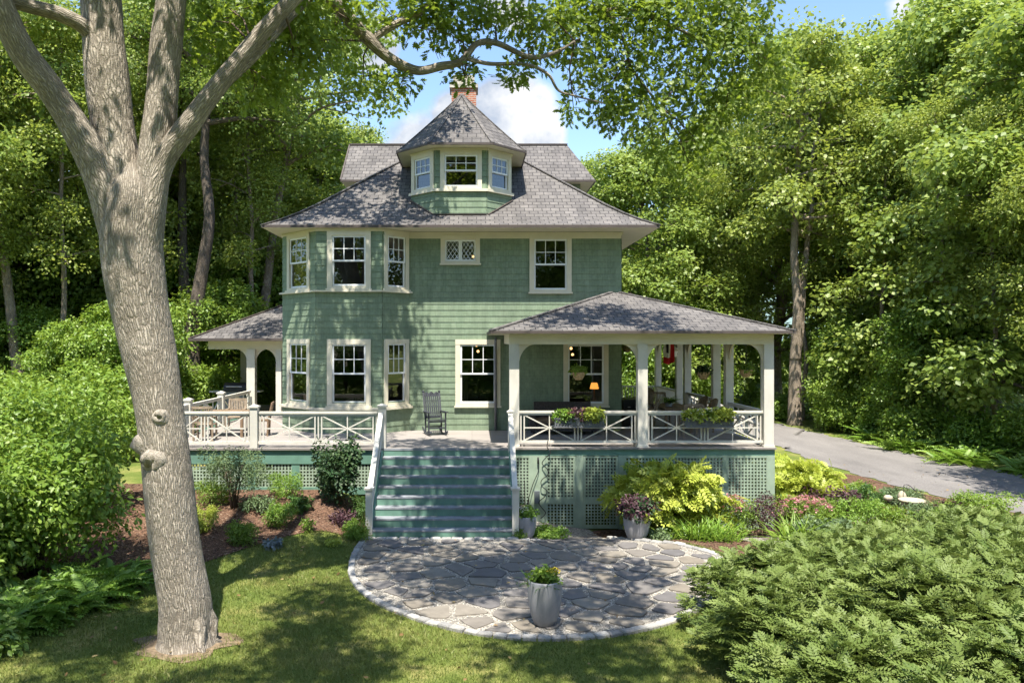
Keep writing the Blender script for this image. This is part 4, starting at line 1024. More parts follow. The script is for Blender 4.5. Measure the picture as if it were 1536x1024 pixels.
# porch furniture
sofa = thing('porch_sofa', 'long dark wicker sofa against the porch wall under the lamplit window', 'sofa', (2.7, 22.7, DECK)); T = at_thing(sofa)
m = MB(); slab(m, T, -.85, .85, .26, .36, .12, .92); m.build('backrest', 'dark_wicker', sofa, bevel=.02); m = MB(); slab(m, T, -.84, .84, -.36, .255, .12, .34); m.build('seat_frame', 'dark_wicker', sofa)
for s in (-1, 1):
    m = MB(); slab(m, T, s * .93 - .075, s * .93 + .075, -.38, .36, .12, .62); m.build('armrest', 'dark_wicker', sofa, bevel=.02)
    for y in (-.33, .3): m = MB(); slab(m, T, s * .9 - .03, s * .9 + .03, y - .03, y + .03, 0, .119); m.build('leg', 'dark_wicker', sofa)
    m = MB(); slab(m, T, s * .42 - .41, s * .42 + .41, -.37, .25, .345, .46); m.build('seat_cushion', 'brown_wood', sofa, bevel=.03)
table((6.15, 23.7, DECK), .95, 1.9, .74, 'long brown dining table on the right porch with a potted fern on it', 'brown_wood')
wicker_chair((5.15, 22.9, DECK), PI / 2 - .2 + PI, 'brown wicker armchair on the house side of the porch table')
slat_chair((6.25, 22.0, DECK), PI, 'square-backed wooden chair at the near end of the porch table, behind the flower box', 'teak')
wicker_chair((7.0, 23.3, DECK), -PI / 2, 'rounded wicker chair nearest the corner on the driveway side of the porch table')
wicker_chair((7.02, 24.3, DECK), -PI / 2 + .06, 'second rounded wicker chair on the driveway side of the porch table')
slat_chair((6.2, 25.3, DECK), .0, 'pale slatted chair at the far end of the porch table', 'teak', h=1.02)
wicker_chair((6.4, 28.6, DECK), -.4, 'wicker armchair far back on the porch near the side steps')
cab = thing('storage_chest', 'black storage chest against the house corner on the right porch', 'chest', (5.15, 25.0, DECK)); T = at_thing(cab)
m = MB(); slab(m, T, -.3, .3, -.4, .4, .04, .80); m.build('body', 'black_iron', cab, bevel=.01); m = MB(); slab(m, T, -.33, .33, -.43, .43, .801, .86); m.build('lid', 'black_iron', cab, bevel=.01)
m = MB()
for s in (-1, 1): m.bar(T(s * .12 - .04, -.41, .62), T(s * .12 + .04, -.41, .62), .02, .03)
m.build('handle', 'steel', cab)
# post lantern
ln = thing('porch_lantern', 'cream lantern with a flared cap mounted on the side porch post', 'lantern', (7.4, 28.2, 3.85)); T = at_thing(ln)
m = MB(); m.lathe(T(0, 0, 0), [(.05, .0), (.11, .03), (.15, .20), (.15, .22)], 12); m.build('lamp_glass', 'white_cloth', ln, True); m = MB(); m.lathe(T(0, 0, .22), [(.20, 0), (.21, .03), (.07, .16), (.03, .22), (.001, .24)], 12); m.build('lamp_cap', 'cream_trim', ln); m = MB(); m.tube([T(.0, 0, .4), T(.13, .05, .45), T(.15, .06, .1)], .012, 6); m.build('bracket', 'black_iron', ln)
# flag on a slanting pole
fg = thing('flag', 'red, white and black flag hanging from a slanting white pole on the right porch', 'flag', (6.3, 24.6, 3.8)); T = at_thing(fg)
m = MB(); m.tube([(7.58, 24.5, 3.55), (7.95, 24.2, 4.36)], .018, 8); m.build('pole', 'white_rail', fg)
def cloth(nm, mat, u0, u1, v0, v1):
    m = MB(); n = 8; g = lambda u, v: T(-.16 + .34 * u, .05 * math.sin(u * 9 + v * 2), .56 - .68 * v * (1 - .25 * abs(u - .4)))
    for i in range(n):
        for k in range(n):
            a, b = u0 + (u1 - u0) * i / n, u0 + (u1 - u0) * (i + 1) / n; c, d = v0 + (v1 - v0) * k / n, v0 + (v1 - v0) * (k + 1) / n
            m.face([g(a, d), g(b, d), g(b, c), g(a, c)])
    return m.build(nm, mat, fg, True)
cloth('red_panel', 'red_cloth', .62, 1, 0, 1); cloth('red_panel', 'red_cloth', 0, .62, .68, 1); cloth('white_panel', 'white_cloth', 0, .25, 0, .68); cloth('black_panel', 'black_cloth', .25, .44, 0, .45); cloth('white_panel', 'white_cloth', .44, .62, 0, .68); cloth('white_panel', 'white_cloth', .25, .44, .45, .68)
# lamps seen through the windows
lp = thing('table_lamp', 'lit table lamp with an orange shade behind the porch window', 'lamp', (3.90, 24.5, DECK + .55)); T = at_thing(lp)
m = MB(); m.lathe(T(0, 0, .66), [(.145, 0), (.10, .19)], 16); m.build('lamp_shade', 'lamp_glow', lp, True); m = MB(); m.lathe(T(0, 0, 0), [(.1, 0), (.1, .03), (.03, .08), (.06, .25), (.02, .5), (.015, .62)], 12); m.build('lamp_base', 'brown_wood', lp, True)
tbk = thing('side_table', 'small dark side table under the lit lamp indoors', 'table', (3.90, 24.5, DECK)); T = at_thing(tbk); m = MB(); slab(m, T, -.25, .25, -.2, .2, .51, .55); m.build('tabletop', 'brown_wood', tbk)
for a in (-.2, .2):
    for b in (-.16, .16): m = MB(); slab(m, T, a - .02, a + .02, b - .02, b + .02, 0, .51); m.build('leg', 'brown_wood', tbk)
def chandelier(loc, label, hang):
    c = thing('pendant_light', label, 'lamp', loc); T = at_thing(c); m = MB(); m.tube([T(0, 0, .08), T(0, 0, hang)], .01, 6); m.build('rod', 'black_iron', c)
    for x, z in ((0, 0), (.05, -.2)): m = MB(); m.ball(T(x, 0, z), .045, 8); m.build('bulb', 'bulb_glow', c, True)
chandelier((3.25, 25.2, 4.2), 'two-bulb hanging light glowing in the upper pane of the porch window', .64)
chandelier((.15, 25.6, 4.3), 'small hanging light glowing behind the front window beside the rocking chair', .54)
sc_ = thing('wall_sconce', 'small glowing wall light behind the diamond-paned window', 'lamp', (.03, 24.2, 7.1)); T = at_thing(sc_); m = MB(); m.ball(T(0, 0, 0), .04, 8); m.build('bulb', 'bulb_glow', sc_, True); m = MB(); m.tube([T(0, 0, -.05), T(0, 0, -.3)], .012, 6); m.ball(T(0, 0, -.32), .04, 8); m.build('bracket', 'black_iron', sc_)
# downspout at the porch's left post
dsp = MB(); dsp.tube([(.72, 23.3, 4.55), (.72, 23.4, 4.3), (.72, 23.46, 4.1), (.72, 23.46, 1.72)], .04, 8); dsp.build('downspout', 'zinc', house, True)
# cable and switch box on the board beside the lattice doors
el = MB(); el.box((1.60, 19.70, .28), (1.74, 19.779, .60)); bx_ = tag(el.build('electrical_box', 'grey_box', None, origin=(1.67, 19.74, .28), bevel=.02), 'small grey weatherproof outlet box on the green board beside the lattice doors', 'outlet box')
cpts = [(1.95, 19.64, 1.93)] + [(1.93 + .10 * math.sin(k * 1.7) - .012 * k, 19.70 + .02 * math.cos(k * 2.3), 1.72 - .14 * k) for k in range(14)]
cm = MB(); cm.tube(catmull(cpts, 5), .011, 6); tag(cm.build('power_cord', 'cable', None, True, origin=(1.9, 19.7, .0)), 'black power cord dangling in curls from the porch railing past the outlet box', 'cord')
cpts = [(1.72, 19.72, 1.35), (1.70, 19.72, 1.1), (1.55, 19.68, .75), (1.42, 19.64, .3), (1.35, 19.6, -.1), (1.4, 19.5, -.34)]
cm = MB(); cm.tube(catmull(cpts, 5), .010, 6); cm.tube([(1.70, 19.73, 1.3), (1.70, 19.73, 1.46)], .025, 8); tag(cm.build('garden_hose', 'cable', None, True, origin=(1.6, 19.7, 0)), 'thin black hose hanging from a hook straight down the green board', 'hose')
# bird bath, globe and hook in the right bed
bbx, bby = wx(1368, 20.2), 20.2; zz = G(bbx, bby)
bb = thing('bird_bath', 'cream stone bird bath on a pedestal beside the driveway', 'bird bath', (bbx, bby, zz)); T = at_thing(bb)
m = MB(); m.lathe(T(0, 0, 0), [(.18, 0), (.18, .06), (.10, .12), (.085, .4), (.11, .52), (.2, .57)], 20); m.build('pedestal', 'concrete_urn', bb, True)
m = MB(); m.lathe(T(0, 0, .57), [(.12, .0), (.26, .04), (.325, .10), (.325, .13), (.29, .13), (.2, .075), (.001, .06)], 28); m.build('bowl', 'concrete_urn', bb, True)
bx, by = wx(1332, 21.0), 21.0
st_ = thing('garden_ornament', 'pale stone globe on a short stake near the bird bath', 'garden ornament', (bx, by, G(bx, by))); T = at_thing(st_); m = MB(); m.ball(T(0, 0, .58), .105, 14, (1.15, 1, .8)); m.build('globe', 'concrete_urn', st_, True); m = MB(); m.tube([T(0, 0, -.05), T(0, 0, .5)], .02, 6); m.build('stake', 'black_iron', st_)
bx, by = wx(1353, 21.2), 21.2
st_ = thing('garden_ornament', 'tilted pale stone bell-shaped ornament behind the bird bath bowl', 'garden ornament', (bx, by, G(bx, by))); T = at_thing(st_); m = MB(); m.lathe(T(0, 0, .48), [(.001, .0), (.10, .01), (.12, .10), (.08, .2), (.03, .25), (.001, .26)], 14); m.build('bell', 'concrete_urn', st_, True); m = MB(); m.tube([T(0, 0, -.05), T(0, 0, .5)], .03, 6); m.build('stake', 'concrete_urn', st_)
bx, by = wx(1356, 20.8), 20.8; cm = MB(); z = G(bx, by); cm.tube(catmull([(bx, by, z), (bx - .02, by, z + .85), (bx + .05, by, z + .98), (bx + .18, by, z + .93), (bx + .3, by, z + .82)], 6), .009, 6)
tag(cm.build('shepherd_hook', 'black_iron', None, True, origin=(bx, by, z)), 'thin black metal plant hook standing behind the bird bath', 'plant hook')
cm = MB(); cm.box((10.1, 20.6, -.42), (10.9, 20.75, -.30)); tag(cm.build('edging_stone', 'granite', None, origin=(10.5, 20.7, -.42), bevel=.02), 'pale flat stone lying at the bed edge by the driveway', 'stone')
# ================================================================ the big oak in front
def P3(x, y, d): return Vector((wx(x, d), d, wz(y, d)))
oak = thing('oak_tree', 'huge pale-barked oak with forked limbs standing on the lawn and arching over the house', 'tree', (-4.2, 11.25, 0))
def limb(mb, pts, n=20, k=8, wob=.012, rag=.0):
    """pts: (x px, y px, depth, radius m)"""
    A = [(*P3(x, y, d), r * .94) for x, y, d, r in pts]; c = catmull(A, k)
    mb.tube([p[:3] for p in c], [p[3] * (1 + .025 * math.sin(q * .55 + pts[0][0])) for q, p in enumerate(c)], n)
tk = MB()
A = [(-4.2, 11.3, -.15, .50), (-4.2, 11.3, .02, .43), (-4.21, 11.3, .22, .39), (-4.22, 11.3, .6, .37)]
A += [(*P3(262, 810, 11.3), .355), (*P3(250, 700, 11.3), .345), (*P3(237, 600, 11.35), .345), (*P3(222, 520, 11.4), .385), (*P3(206, 440, 11.4), .42), (*P3(197, 360, 11.4), .43), (*P3(200, 300, 11.4), .40), (*P3(199, 265, 11.4), .26), (*P3(199, 240, 11.4), .08)]
c = catmull(A, 10); tk.tube([p[:3] for p in c], [p[3] * (1 + .012 * math.sin(i * .31)) for i, p in enumerate(c)], 48)
# buttress roots
for a, L in ((.1, .34), (1.6, .34), (2.9, .30), (5.5, .36)):
    dx, dy = math.cos(a), math.sin(a); tk.tube([(-4.2 + dx * .12, 11.3 + dy * .12, .85), (-4.17 + dx * .32, 11.3 + dy * .32, .3), (-4.17 + dx * L, 11.3 + dy * L, .04), (-4.17 + dx * (L + .25), 11.3 + dy * (L + .25), -.1)], [.06, .11, .07, .02], 14)
# knots and the pruned stub
def knot(p, r, d, flatz=1.0):
    d = Vector(d).normalized(); p = Vector(p); kb = MB()
    prof = [(-1.3, 1.75), (-.7, 1.6), (-.2, 1.3), (.15, 1.08), (.42, .92), (.58, .74), (.52, .5), (.36, .28), (.3, .01)]
    pts = []; rad = []
    for a, b in prof: pts.append(p + d * r * a + Vector((R.uniform(-1, 1), R.uniform(-1, 1), R.uniform(-1, 1))) * r * .05); rad.append(r * b)
    kb.tube(pts, rad, 22); c = Vector(p)
    kb.v = [tuple(Vector(v) + (Vector(v) - c).normalized() * r * (.16 * math.sin(v[0] * 23 + v[2] * 17) * math.cos(v[2] * 21 - v[1] * 19) + R.uniform(-.04, .04)) + Vector((0, 0, (v[2] - c.z) * .18))) for v in kb.v]
    kb.build('knot', 'knot_bark', oak, True)
knot(P3(210, 664, 11.17), .125, (-.95, -.45, .15)); knot(P3(227, 691, 11.005), .13, (-.45, -.9, -.15)); knot(P3(239, 624, 11.02), .08, (.15, -.95, .25))
trunk = tk.build('trunk', 'oak_bark', oak, True)
def branch(*pts, n=18, k=8):
    b = MB(); limb(b, pts, n, k); b.build('branch', 'oak_bark', oak, True)
branch((208, 470, 11.4, .26), (190, 390, 11.4, .30), (166, 300, 11.35, .30), (130, 220, 11.2, .24), (80, 140, 11.0, .205), (35, 80, 10.8, .20), (0, 10, 10.6, .19), (-40, -90, 10.4, .17), (-90, -260, 10, .12))
branch((212, 500, 11.4, .30), (194, 400, 11.42, .33), (184, 290, 11.45, .33), (168, 180, 11.5, .33), (157, 80, 11.5, .32), (150, -20, 11.6, .30), (135, -200, 11.7, .26), (150, -420, 11.8, .18), (140, -640, 12, .08))
branch((150, 70, 11.5, .18), (128, 42, 11.3, .13), (90, 22, 11.1, .11), (40, 8, 10.9, .11), (0, -8, 10.7, .10), (-60, -60, 10.3, .07), n=12)
branch((222, 500, 11.4, .28), (213, 400, 11.38, .29), (225, 290, 11.4, .27), (240, 180, 11.45, .25), (248, 80, 11.5, .24), (258, -10, 11.5, .23), (275, -170, 11.7, .20), (300, -380, 12, .12), (320, -560, 12.4, .05))
branch((216, 420, 11.35, .22), (220, 335, 11.32, .23), (244, 245, 11.35, .18), (290, 178, 11.3, .165), (330, 125, 11.3, .14), (378, 66, 11.35, .125), (425, 14, 11.4, .12), (470, -28, 11.6, .11), (560, -90, 12.2, .09), (690, -130, 13.2, .06), n=14)
branch((310, 150, 11.3, .10), (345, 118, 11.4, .085), (390, 75, 11.6, .08), (430, 30, 11.8, .07), (470, -5, 12.2, .05), n=10)
# the long low branch crossing above the turret
branch((440, -120, 12.6, .14), (480, -30, 13.0, .135), (520, 25, 13.2, .13), (556, 62, 13.3, .12), (585, 88, 13.4, .10), (625, 106, 13.5, .085), (660, 100, 13.6, .08), (692, 92, 13.6, .07), (715, 66, 13.7, .06), (745, 65, 13.8, .055), (795, 86, 13.9, .05), (835, 78, 14, .035), (862, 62, 14.1, .02), n=12)
branch((556, 60, 13.3, .07), (595, 36, 13.4, .065), (632, 18, 13.5, .06), (660, -14, 13.7, .05), n=10); branch((700, 88, 13.6, .045), (735, 96, 13.8, .04), (790, 97, 13.9, .035), (822, 112, 14, .03), (838, 136, 14.1, .025), (866, 145, 14.2, .02), (905, 155, 14.3, .012), n=8)
branch((560, -120, 14, .12), (760, -70, 14.6, .10), (880, -12, 15, .085), (912, 28, 15.1, .05), (938, 66, 15.2, .04), (945, 98, 15.2, .03), (975, 140, 15.2, .026), (990, 160, 15.2, .02), (1010, 185, 15.2, .012), n=8); branch((905, 15, 15.1, .05), (945, 16, 15.2, .045), (985, 30, 15.3, .04), (1050, 58, 15.5, .03), (1110, 80, 15.8, .015), n=8)
# foliage in view: lobes along those branches; the unseen crown above the frame is shaped for the shade it throws
ol = []
def L_(x, y, d, rx, rz, ry=None): p = P3(x, y, d); ol.append((p.x, p.y, p.z, rx, ry or rx, rz))
for a in ((345, 95, 11.9, .45, .5), (300, 30, 12.2, .6, .5), (395, 55, 12.2, .7, .6), (440, 95, 12.4, .6, .5), (385, 130, 12.2, .45, .35), (470, 60, 12.6, .55, .5), (500, 15, 12.9, .6, .4), (425, 10, 12.2, .7, .4), (545, 118, 13.4, .45, .25), (600, 128, 13.6, .38, .25), (640, 45, 13.5, .5, .35), (585, 22, 13.4, .5, .3), (690, 20, 13.9, .7, .35), (680, 60, 13.8, .3, .25), (750, 22, 14.1, .7, .4), (815, 30, 14.4, .75, .5), (697, 108, 13.9, .28, .2), (695, 112, 13.9, .28, .2), (700, 118, 13.9, .25, .2), (640, 8, 13.6, .5, .3), (800, 70, 14.2, .45, .35), (770, 108, 14, .35, .2), (862, 75, 14.6, .6, .6), (905, 30, 15, .9, .6), (920, 105, 15.1, .75, .65), (955, 165, 15.2, .7, .6), (985, 65, 15.3, 1.0, .8), (1030, 130, 15.5, .9, .8), (1000, 215, 15.4, .75, .6), (1050, 215, 15.6, .65, .6), (1085, 70, 15.7, .9, .8), (1090, 160, 15.8, .7, .6), (1135, 70, 16, .6, .7), (1160, 105, 16.1, .4, .45), (1010, 15, 15.4, 1.1, .6), (1090, 5, 15.8, 1.0, .6), (905, 150, 15, .4, .35), (880, 10, 14.8, .8, .4), (960, -20, 15.2, 1, .5), (1040, 265, 15.5, .4, .3), (860, 160, 14.5, .25, .2), (340, 10, 12.2, .55, .4)): L_(*a)
v1 = lobes_spray(ol, 1350, 13, .135, T_oak(), NR, .24, (.1, 1.05), .0, .35, .35, .5)
up = []   # the crown above the picture: it throws the dappled shade
RO = random.Random(41); GO = np.random.default_rng(41)
for X, Y, Z in ((-5.6, 20.3, 15.8), (-4.3, 20.8, 16.0), (-3.0, 20.2, 15.6), (-1.9, 20.6, 15.9), (-5.2, 18.6, 15.2), (-3.8, 18.4, 15.4), (-2.6, 18.7, 15.0), (-4.6, 17.0, 14.8), (-3.3, 16.6, 14.6), (-6.3, 21.3, 16.2), (-3.6, 22.3, 17), (-2.2, 22, 16.8), (-4.9, 22.4, 17), (-8, 23.2, 17.5), (-6.8, 24, 17.6), (-7.6, 25.2, 18), (-1.3, 21.8, 16.6), (2.2, 16.2, 14.9), (3.3, 16.6, 15.2), (4.3, 16.2, 14.9), (-1.8, 13.6, 13.2), (-.6, 13.2, 13.4), (.3, 14.0, 13.6), (-.9, 15.0, 14.0), (.4, 12.3, 13.0), (-2.0, 15.2, 14.2), (1.2, 10.4, 12.6), (2.4, 9.4, 12.4), (2.2, 11.8, 13), (-.2, 9.4, 12.2)):
    r = RO.uniform(.7, 1.05); up.append((X, Y, Z, r, r, r * .6))
nx_up = len(up)
# smaller clumps over the lawn and patio: (ground point shaded, height)
for k in range(150):
    gx_, gy_ = RO.uniform(-8, 2.6), RO.uniform(8, 17.2); Z = RO.uniform(11.2, 15.5); X, Y = gx_ + RO.uniform(-.2, .2), gy_ - .435 * Z
    if (-5.6 < X < -2.9 and 4.5 < Y < 9.8 and RO.random() < .9) or Z - .9 < H + CY * max(Y, 3) / F + .4 or (gx_ > .8 and gy_ > 13.5 and RO.random() < .5) or (gx_ > -2.2 and gy_ > 11.2 and RO.random() < .38) or (gy_ < 9.8 and RO.random() < .4): continue
    r = RO.uniform(.38, .8); up.append((X, Y, Z, r, r, r * .6))
v2 = merge([lobes_spray(up[:nx_up], nx_up * 62, 9, .24, T_rhomb(.5), GO, .40, (.3, 1.05), .0, .5), lobes_spray(up[nx_up:], (len(up) - nx_up) * 26, 9, .22, T_rhomb(.5), GO, .34, (.2, 1.05), .0, .5)])
# twigs carrying the leaf clumps
v, f, w = merge([v1, v2]); np_mesh('crown', v, f, w, 'oak_leaf', oak)
tw = MB()
nodes = [P3(x, y, d) for x, y, d in ((378, 66, 11.35), (425, 14, 11.4), (470, -28, 11.6), (556, 62, 13.3), (625, 106, 13.5), (745, 65, 13.8), (795, 86, 13.9), (862, 62, 14.1), (912, 28, 15.1), (945, 98, 15.2), (990, 160, 15.2), (985, 30, 15.3), (1050, 58, 15.5), (1110, 80, 15.8), (690, -60, 13.2), (880, -12, 15), (660, -14, 13.7), (595, 36, 13.4), (700, 88, 13.6))]
for lo in ol:
    cpt = Vector(lo[:3]); s = min(nodes, key=lambda q: (q - cpt).length); md = s.lerp(cpt, .5) + Vector((R.uniform(-.12, .12), R.uniform(-.12, .12), R.uniform(-.02, .2)))
    tw.tube([s, md, cpt], [.022, .015, .007], 5)
    for _ in range(4):
        e = cpt + Vector((R.gauss(0, 1) * lo[3] * .5, R.gauss(0, 1) * lo[4] * .5, R.gauss(0, 1) * lo[5] * .5)); tw.tube([md.lerp(cpt, R.random()), e], [.009, .004], 4, False)
hub = [P3(150, -420, 11.8), P3(300, -380, 12), P3(-90, -260, 10), P3(560, -120, 14), P3(560, -90, 12.2)]
tw.build('twigs', 'twig', oak, True); tw = MB()
todo = sorted(up, key=lambda l: min((Vector(l[:3]) - q).length for q in hub)); net = [(q, .09) for q in hub]
for lo in todo:   # every clump hangs on the nearest wood already there
    cpt = Vector(lo[:3]); s_, rs = min(net, key=lambda q: (q[0] - cpt).length); md = s_.lerp(cpt, .5) + Vector((R.uniform(-.3, .3), R.uniform(-.3, .3), R.uniform(.0, .4))); r1 = max(.014, rs * .72); tw.tube([s_, md, cpt], [r1, r1 * .85, r1 * .7], 6); net.append((cpt, r1))
tw.build('twigs', 'twig', oak, True)

# ================================================================ woodland trees
def tree_kind(seed, h, base, cr, tr, nl, nspray, per, leaf, flat=.7, fork=False, spread=.55, top=1.0, lean=0.0, oval=1.0):
    r = random.Random(seed); g = np.random.default_rng(seed); tm = MB(); lob = []
    def stem(x0, y0, z0, tx, ty, zt, r0, r1, n=9, wob=.25):
        pts = []
        for i in range(n + 1):
            t = i / n; w = wob * math.sin(t * PI); pts.append((x0 + (tx - x0) * t + r.uniform(-w, w), y0 + (ty - y0) * t + r.uniform(-w, w), z0 + (zt - z0) * t))
        c = catmull(pts, 3); tm.tube(c, [(r0 + (r1 - r0) * (i / (len(c) - 1)) ** .8) * (1 + (.35 if i == 0 else 0)) for i in range(len(c))], 10); return c
    lx = lean * h
    stems = [stem(0, 0, -.3, lx, r.uniform(-.5, .5), h * .93, tr, .05)]
    if fork: s0 = stems[0][5]; stems.append(stem(s0[0], s0[1], s0[2], s0[0] + r.choice((-1, 1)) * cr * .45, s0[1] + r.uniform(-.6, .6), h * .85, tr * .62, .05))
    for i in range(nl):
        st = stems[i % len(stems)]; t = (i + .5) / nl; z = base + (h * .92 - base) * t
        p = min(st, key=lambda q: abs(q[2] - z)); u = (z - base) / (h - base)
        R_ = cr * (math.sin(PI * min(1, (u * .82 + .16) ** .75 * oval)) ** .7) * r.uniform(.75, 1.12); az = i * 2.39996 + r.uniform(-.4, .4); rise = r.uniform(.05, .5) * R_ * (.4 + u)
        e = (p[0] + R_ * math.cos(az), p[1] + R_ * math.sin(az), z + rise); md = (p[0] + (e[0] - p[0]) * .5 + r.uniform(-.3, .3), p[1] + (e[1] - p[1]) * .5 + r.uniform(-.3, .3), z + rise * .62 + r.uniform(0, .35))
        rb = max(.025, tr * .36 * (1 - .65 * u)); tm.tube(catmull([p, md, e], 4), [rb + (0.012 - rb) * k / 8 for k in range(9)], 6)
        s = r.uniform(.7, 1.25) * cr * .22
        lob.append((*e, s, s, s * .55)); lob.append((md[0], md[1], md[2] + .3, s * .9, s * .9, s * .5))
        for _ in range(2):
            a2 = az + r.uniform(-.8, .8); f_ = r.uniform(.6, .95); q = (p[0] + R_ * f_ * math.cos(a2), p[1] + R_ * f_ * math.sin(a2), z + rise * f_ + r.uniform(-.6, .6)); tm.tube([md, q], [rb * .4, .01], 5, False); s2 = s * r.uniform(.6, .95); lob.append((*q, s2, s2, s2 * .5))
    tp = stems[0][-1]; lob.append((tp[0], tp[1], tp[2], cr * .26, cr * .26, cr * .34))
    L = lobes_spray(lob, nspray, per, leaf, T_rhomb(.8, .05), g, spread, (.2, 1.15), .1, flat, .45, .34)
    return tm, L
KIND = {}
def kind(key, barkname, leafname, *a, **k):
    tm, L = tree_kind(*a, **k); KIND[key] = (tm, L, barkname, leafname)
kind('tall', 'wood_bark', 'maple_leaf', 11, 22, 5.0, 4.6, .34, 40, 3354, 12, .22, .7, spread=.7)
kind('forked', 'pale_bark', 'maple_leaf', 18, 23, 10.5, 4.6, .42, 30, 1794, 12, .22, .7, fork=True, spread=.7)
kind('round', 'pale_bark', 'wood_leaf', 12, 20, 3.0, 5.0, .36, 44, 3666, 12, .22, .8, fork=True, spread=.7)
kind('layered', 'wood_bark', 'wood_leaf', 13, 18, 1.4, 5.0, .28, 46, 3666, 12, .22, 1.2, spread=.7)
kind('slim', 'pale_bark', 'maple_leaf', 14, 18, 4.5, 3.2, .22, 30, 2700, 20, .125, .6, fork=True, spread=.7)
kind('bare', 'wood_bark', 'wood_leaf', 15, 23, 13.0, 4.6, .42, 26, 1500, 22, .14, .7, lean=.05, spread=.7)
kind('leaning', 'pale_bark', 'wood_leaf', 16, 22, 13.0, 4.4, .34, 24, 1014, 12, .22, .7, lean=.16, spread=.7)
kind('small', 'wood_bark', 'hedge_leaf', 17, 7.5, .5, 2.7, .10, 30, 2300, 13, .16, .9, fork=True, spread=.6)
kind('pole', 'pale_bark', 'maple_leaf', 19, 20, 7.5, 2.3, .17, 18, 800, 18, .14, .6, lean=.03, spread=.7)
FIRST = {}
def tree(key, x, y, s, rz, name, label, group, sz=None):
    if key not in FIRST:
        tm, L, b, lf = KIND[key]; o = thing(name, label, 'tree', (0, 0, 0), group); tm.build('trunk', b, o, True); np_mesh('crown', *L, lf, o); FIRST[key] = o
    else:
        o = copy_tree(FIRST[key]); o.name = name; tag(o, label, 'tree', group)
    o.location = (x, y, G(x, y) - .05); o.rotation_euler = (0, 0, rz); o.scale = (s, s, sz or s); return o
GR, GL, GB = 'leafy trees of the wood beyond the driveway', 'leafy trees of the wood on the left', 'trees rising behind the house'
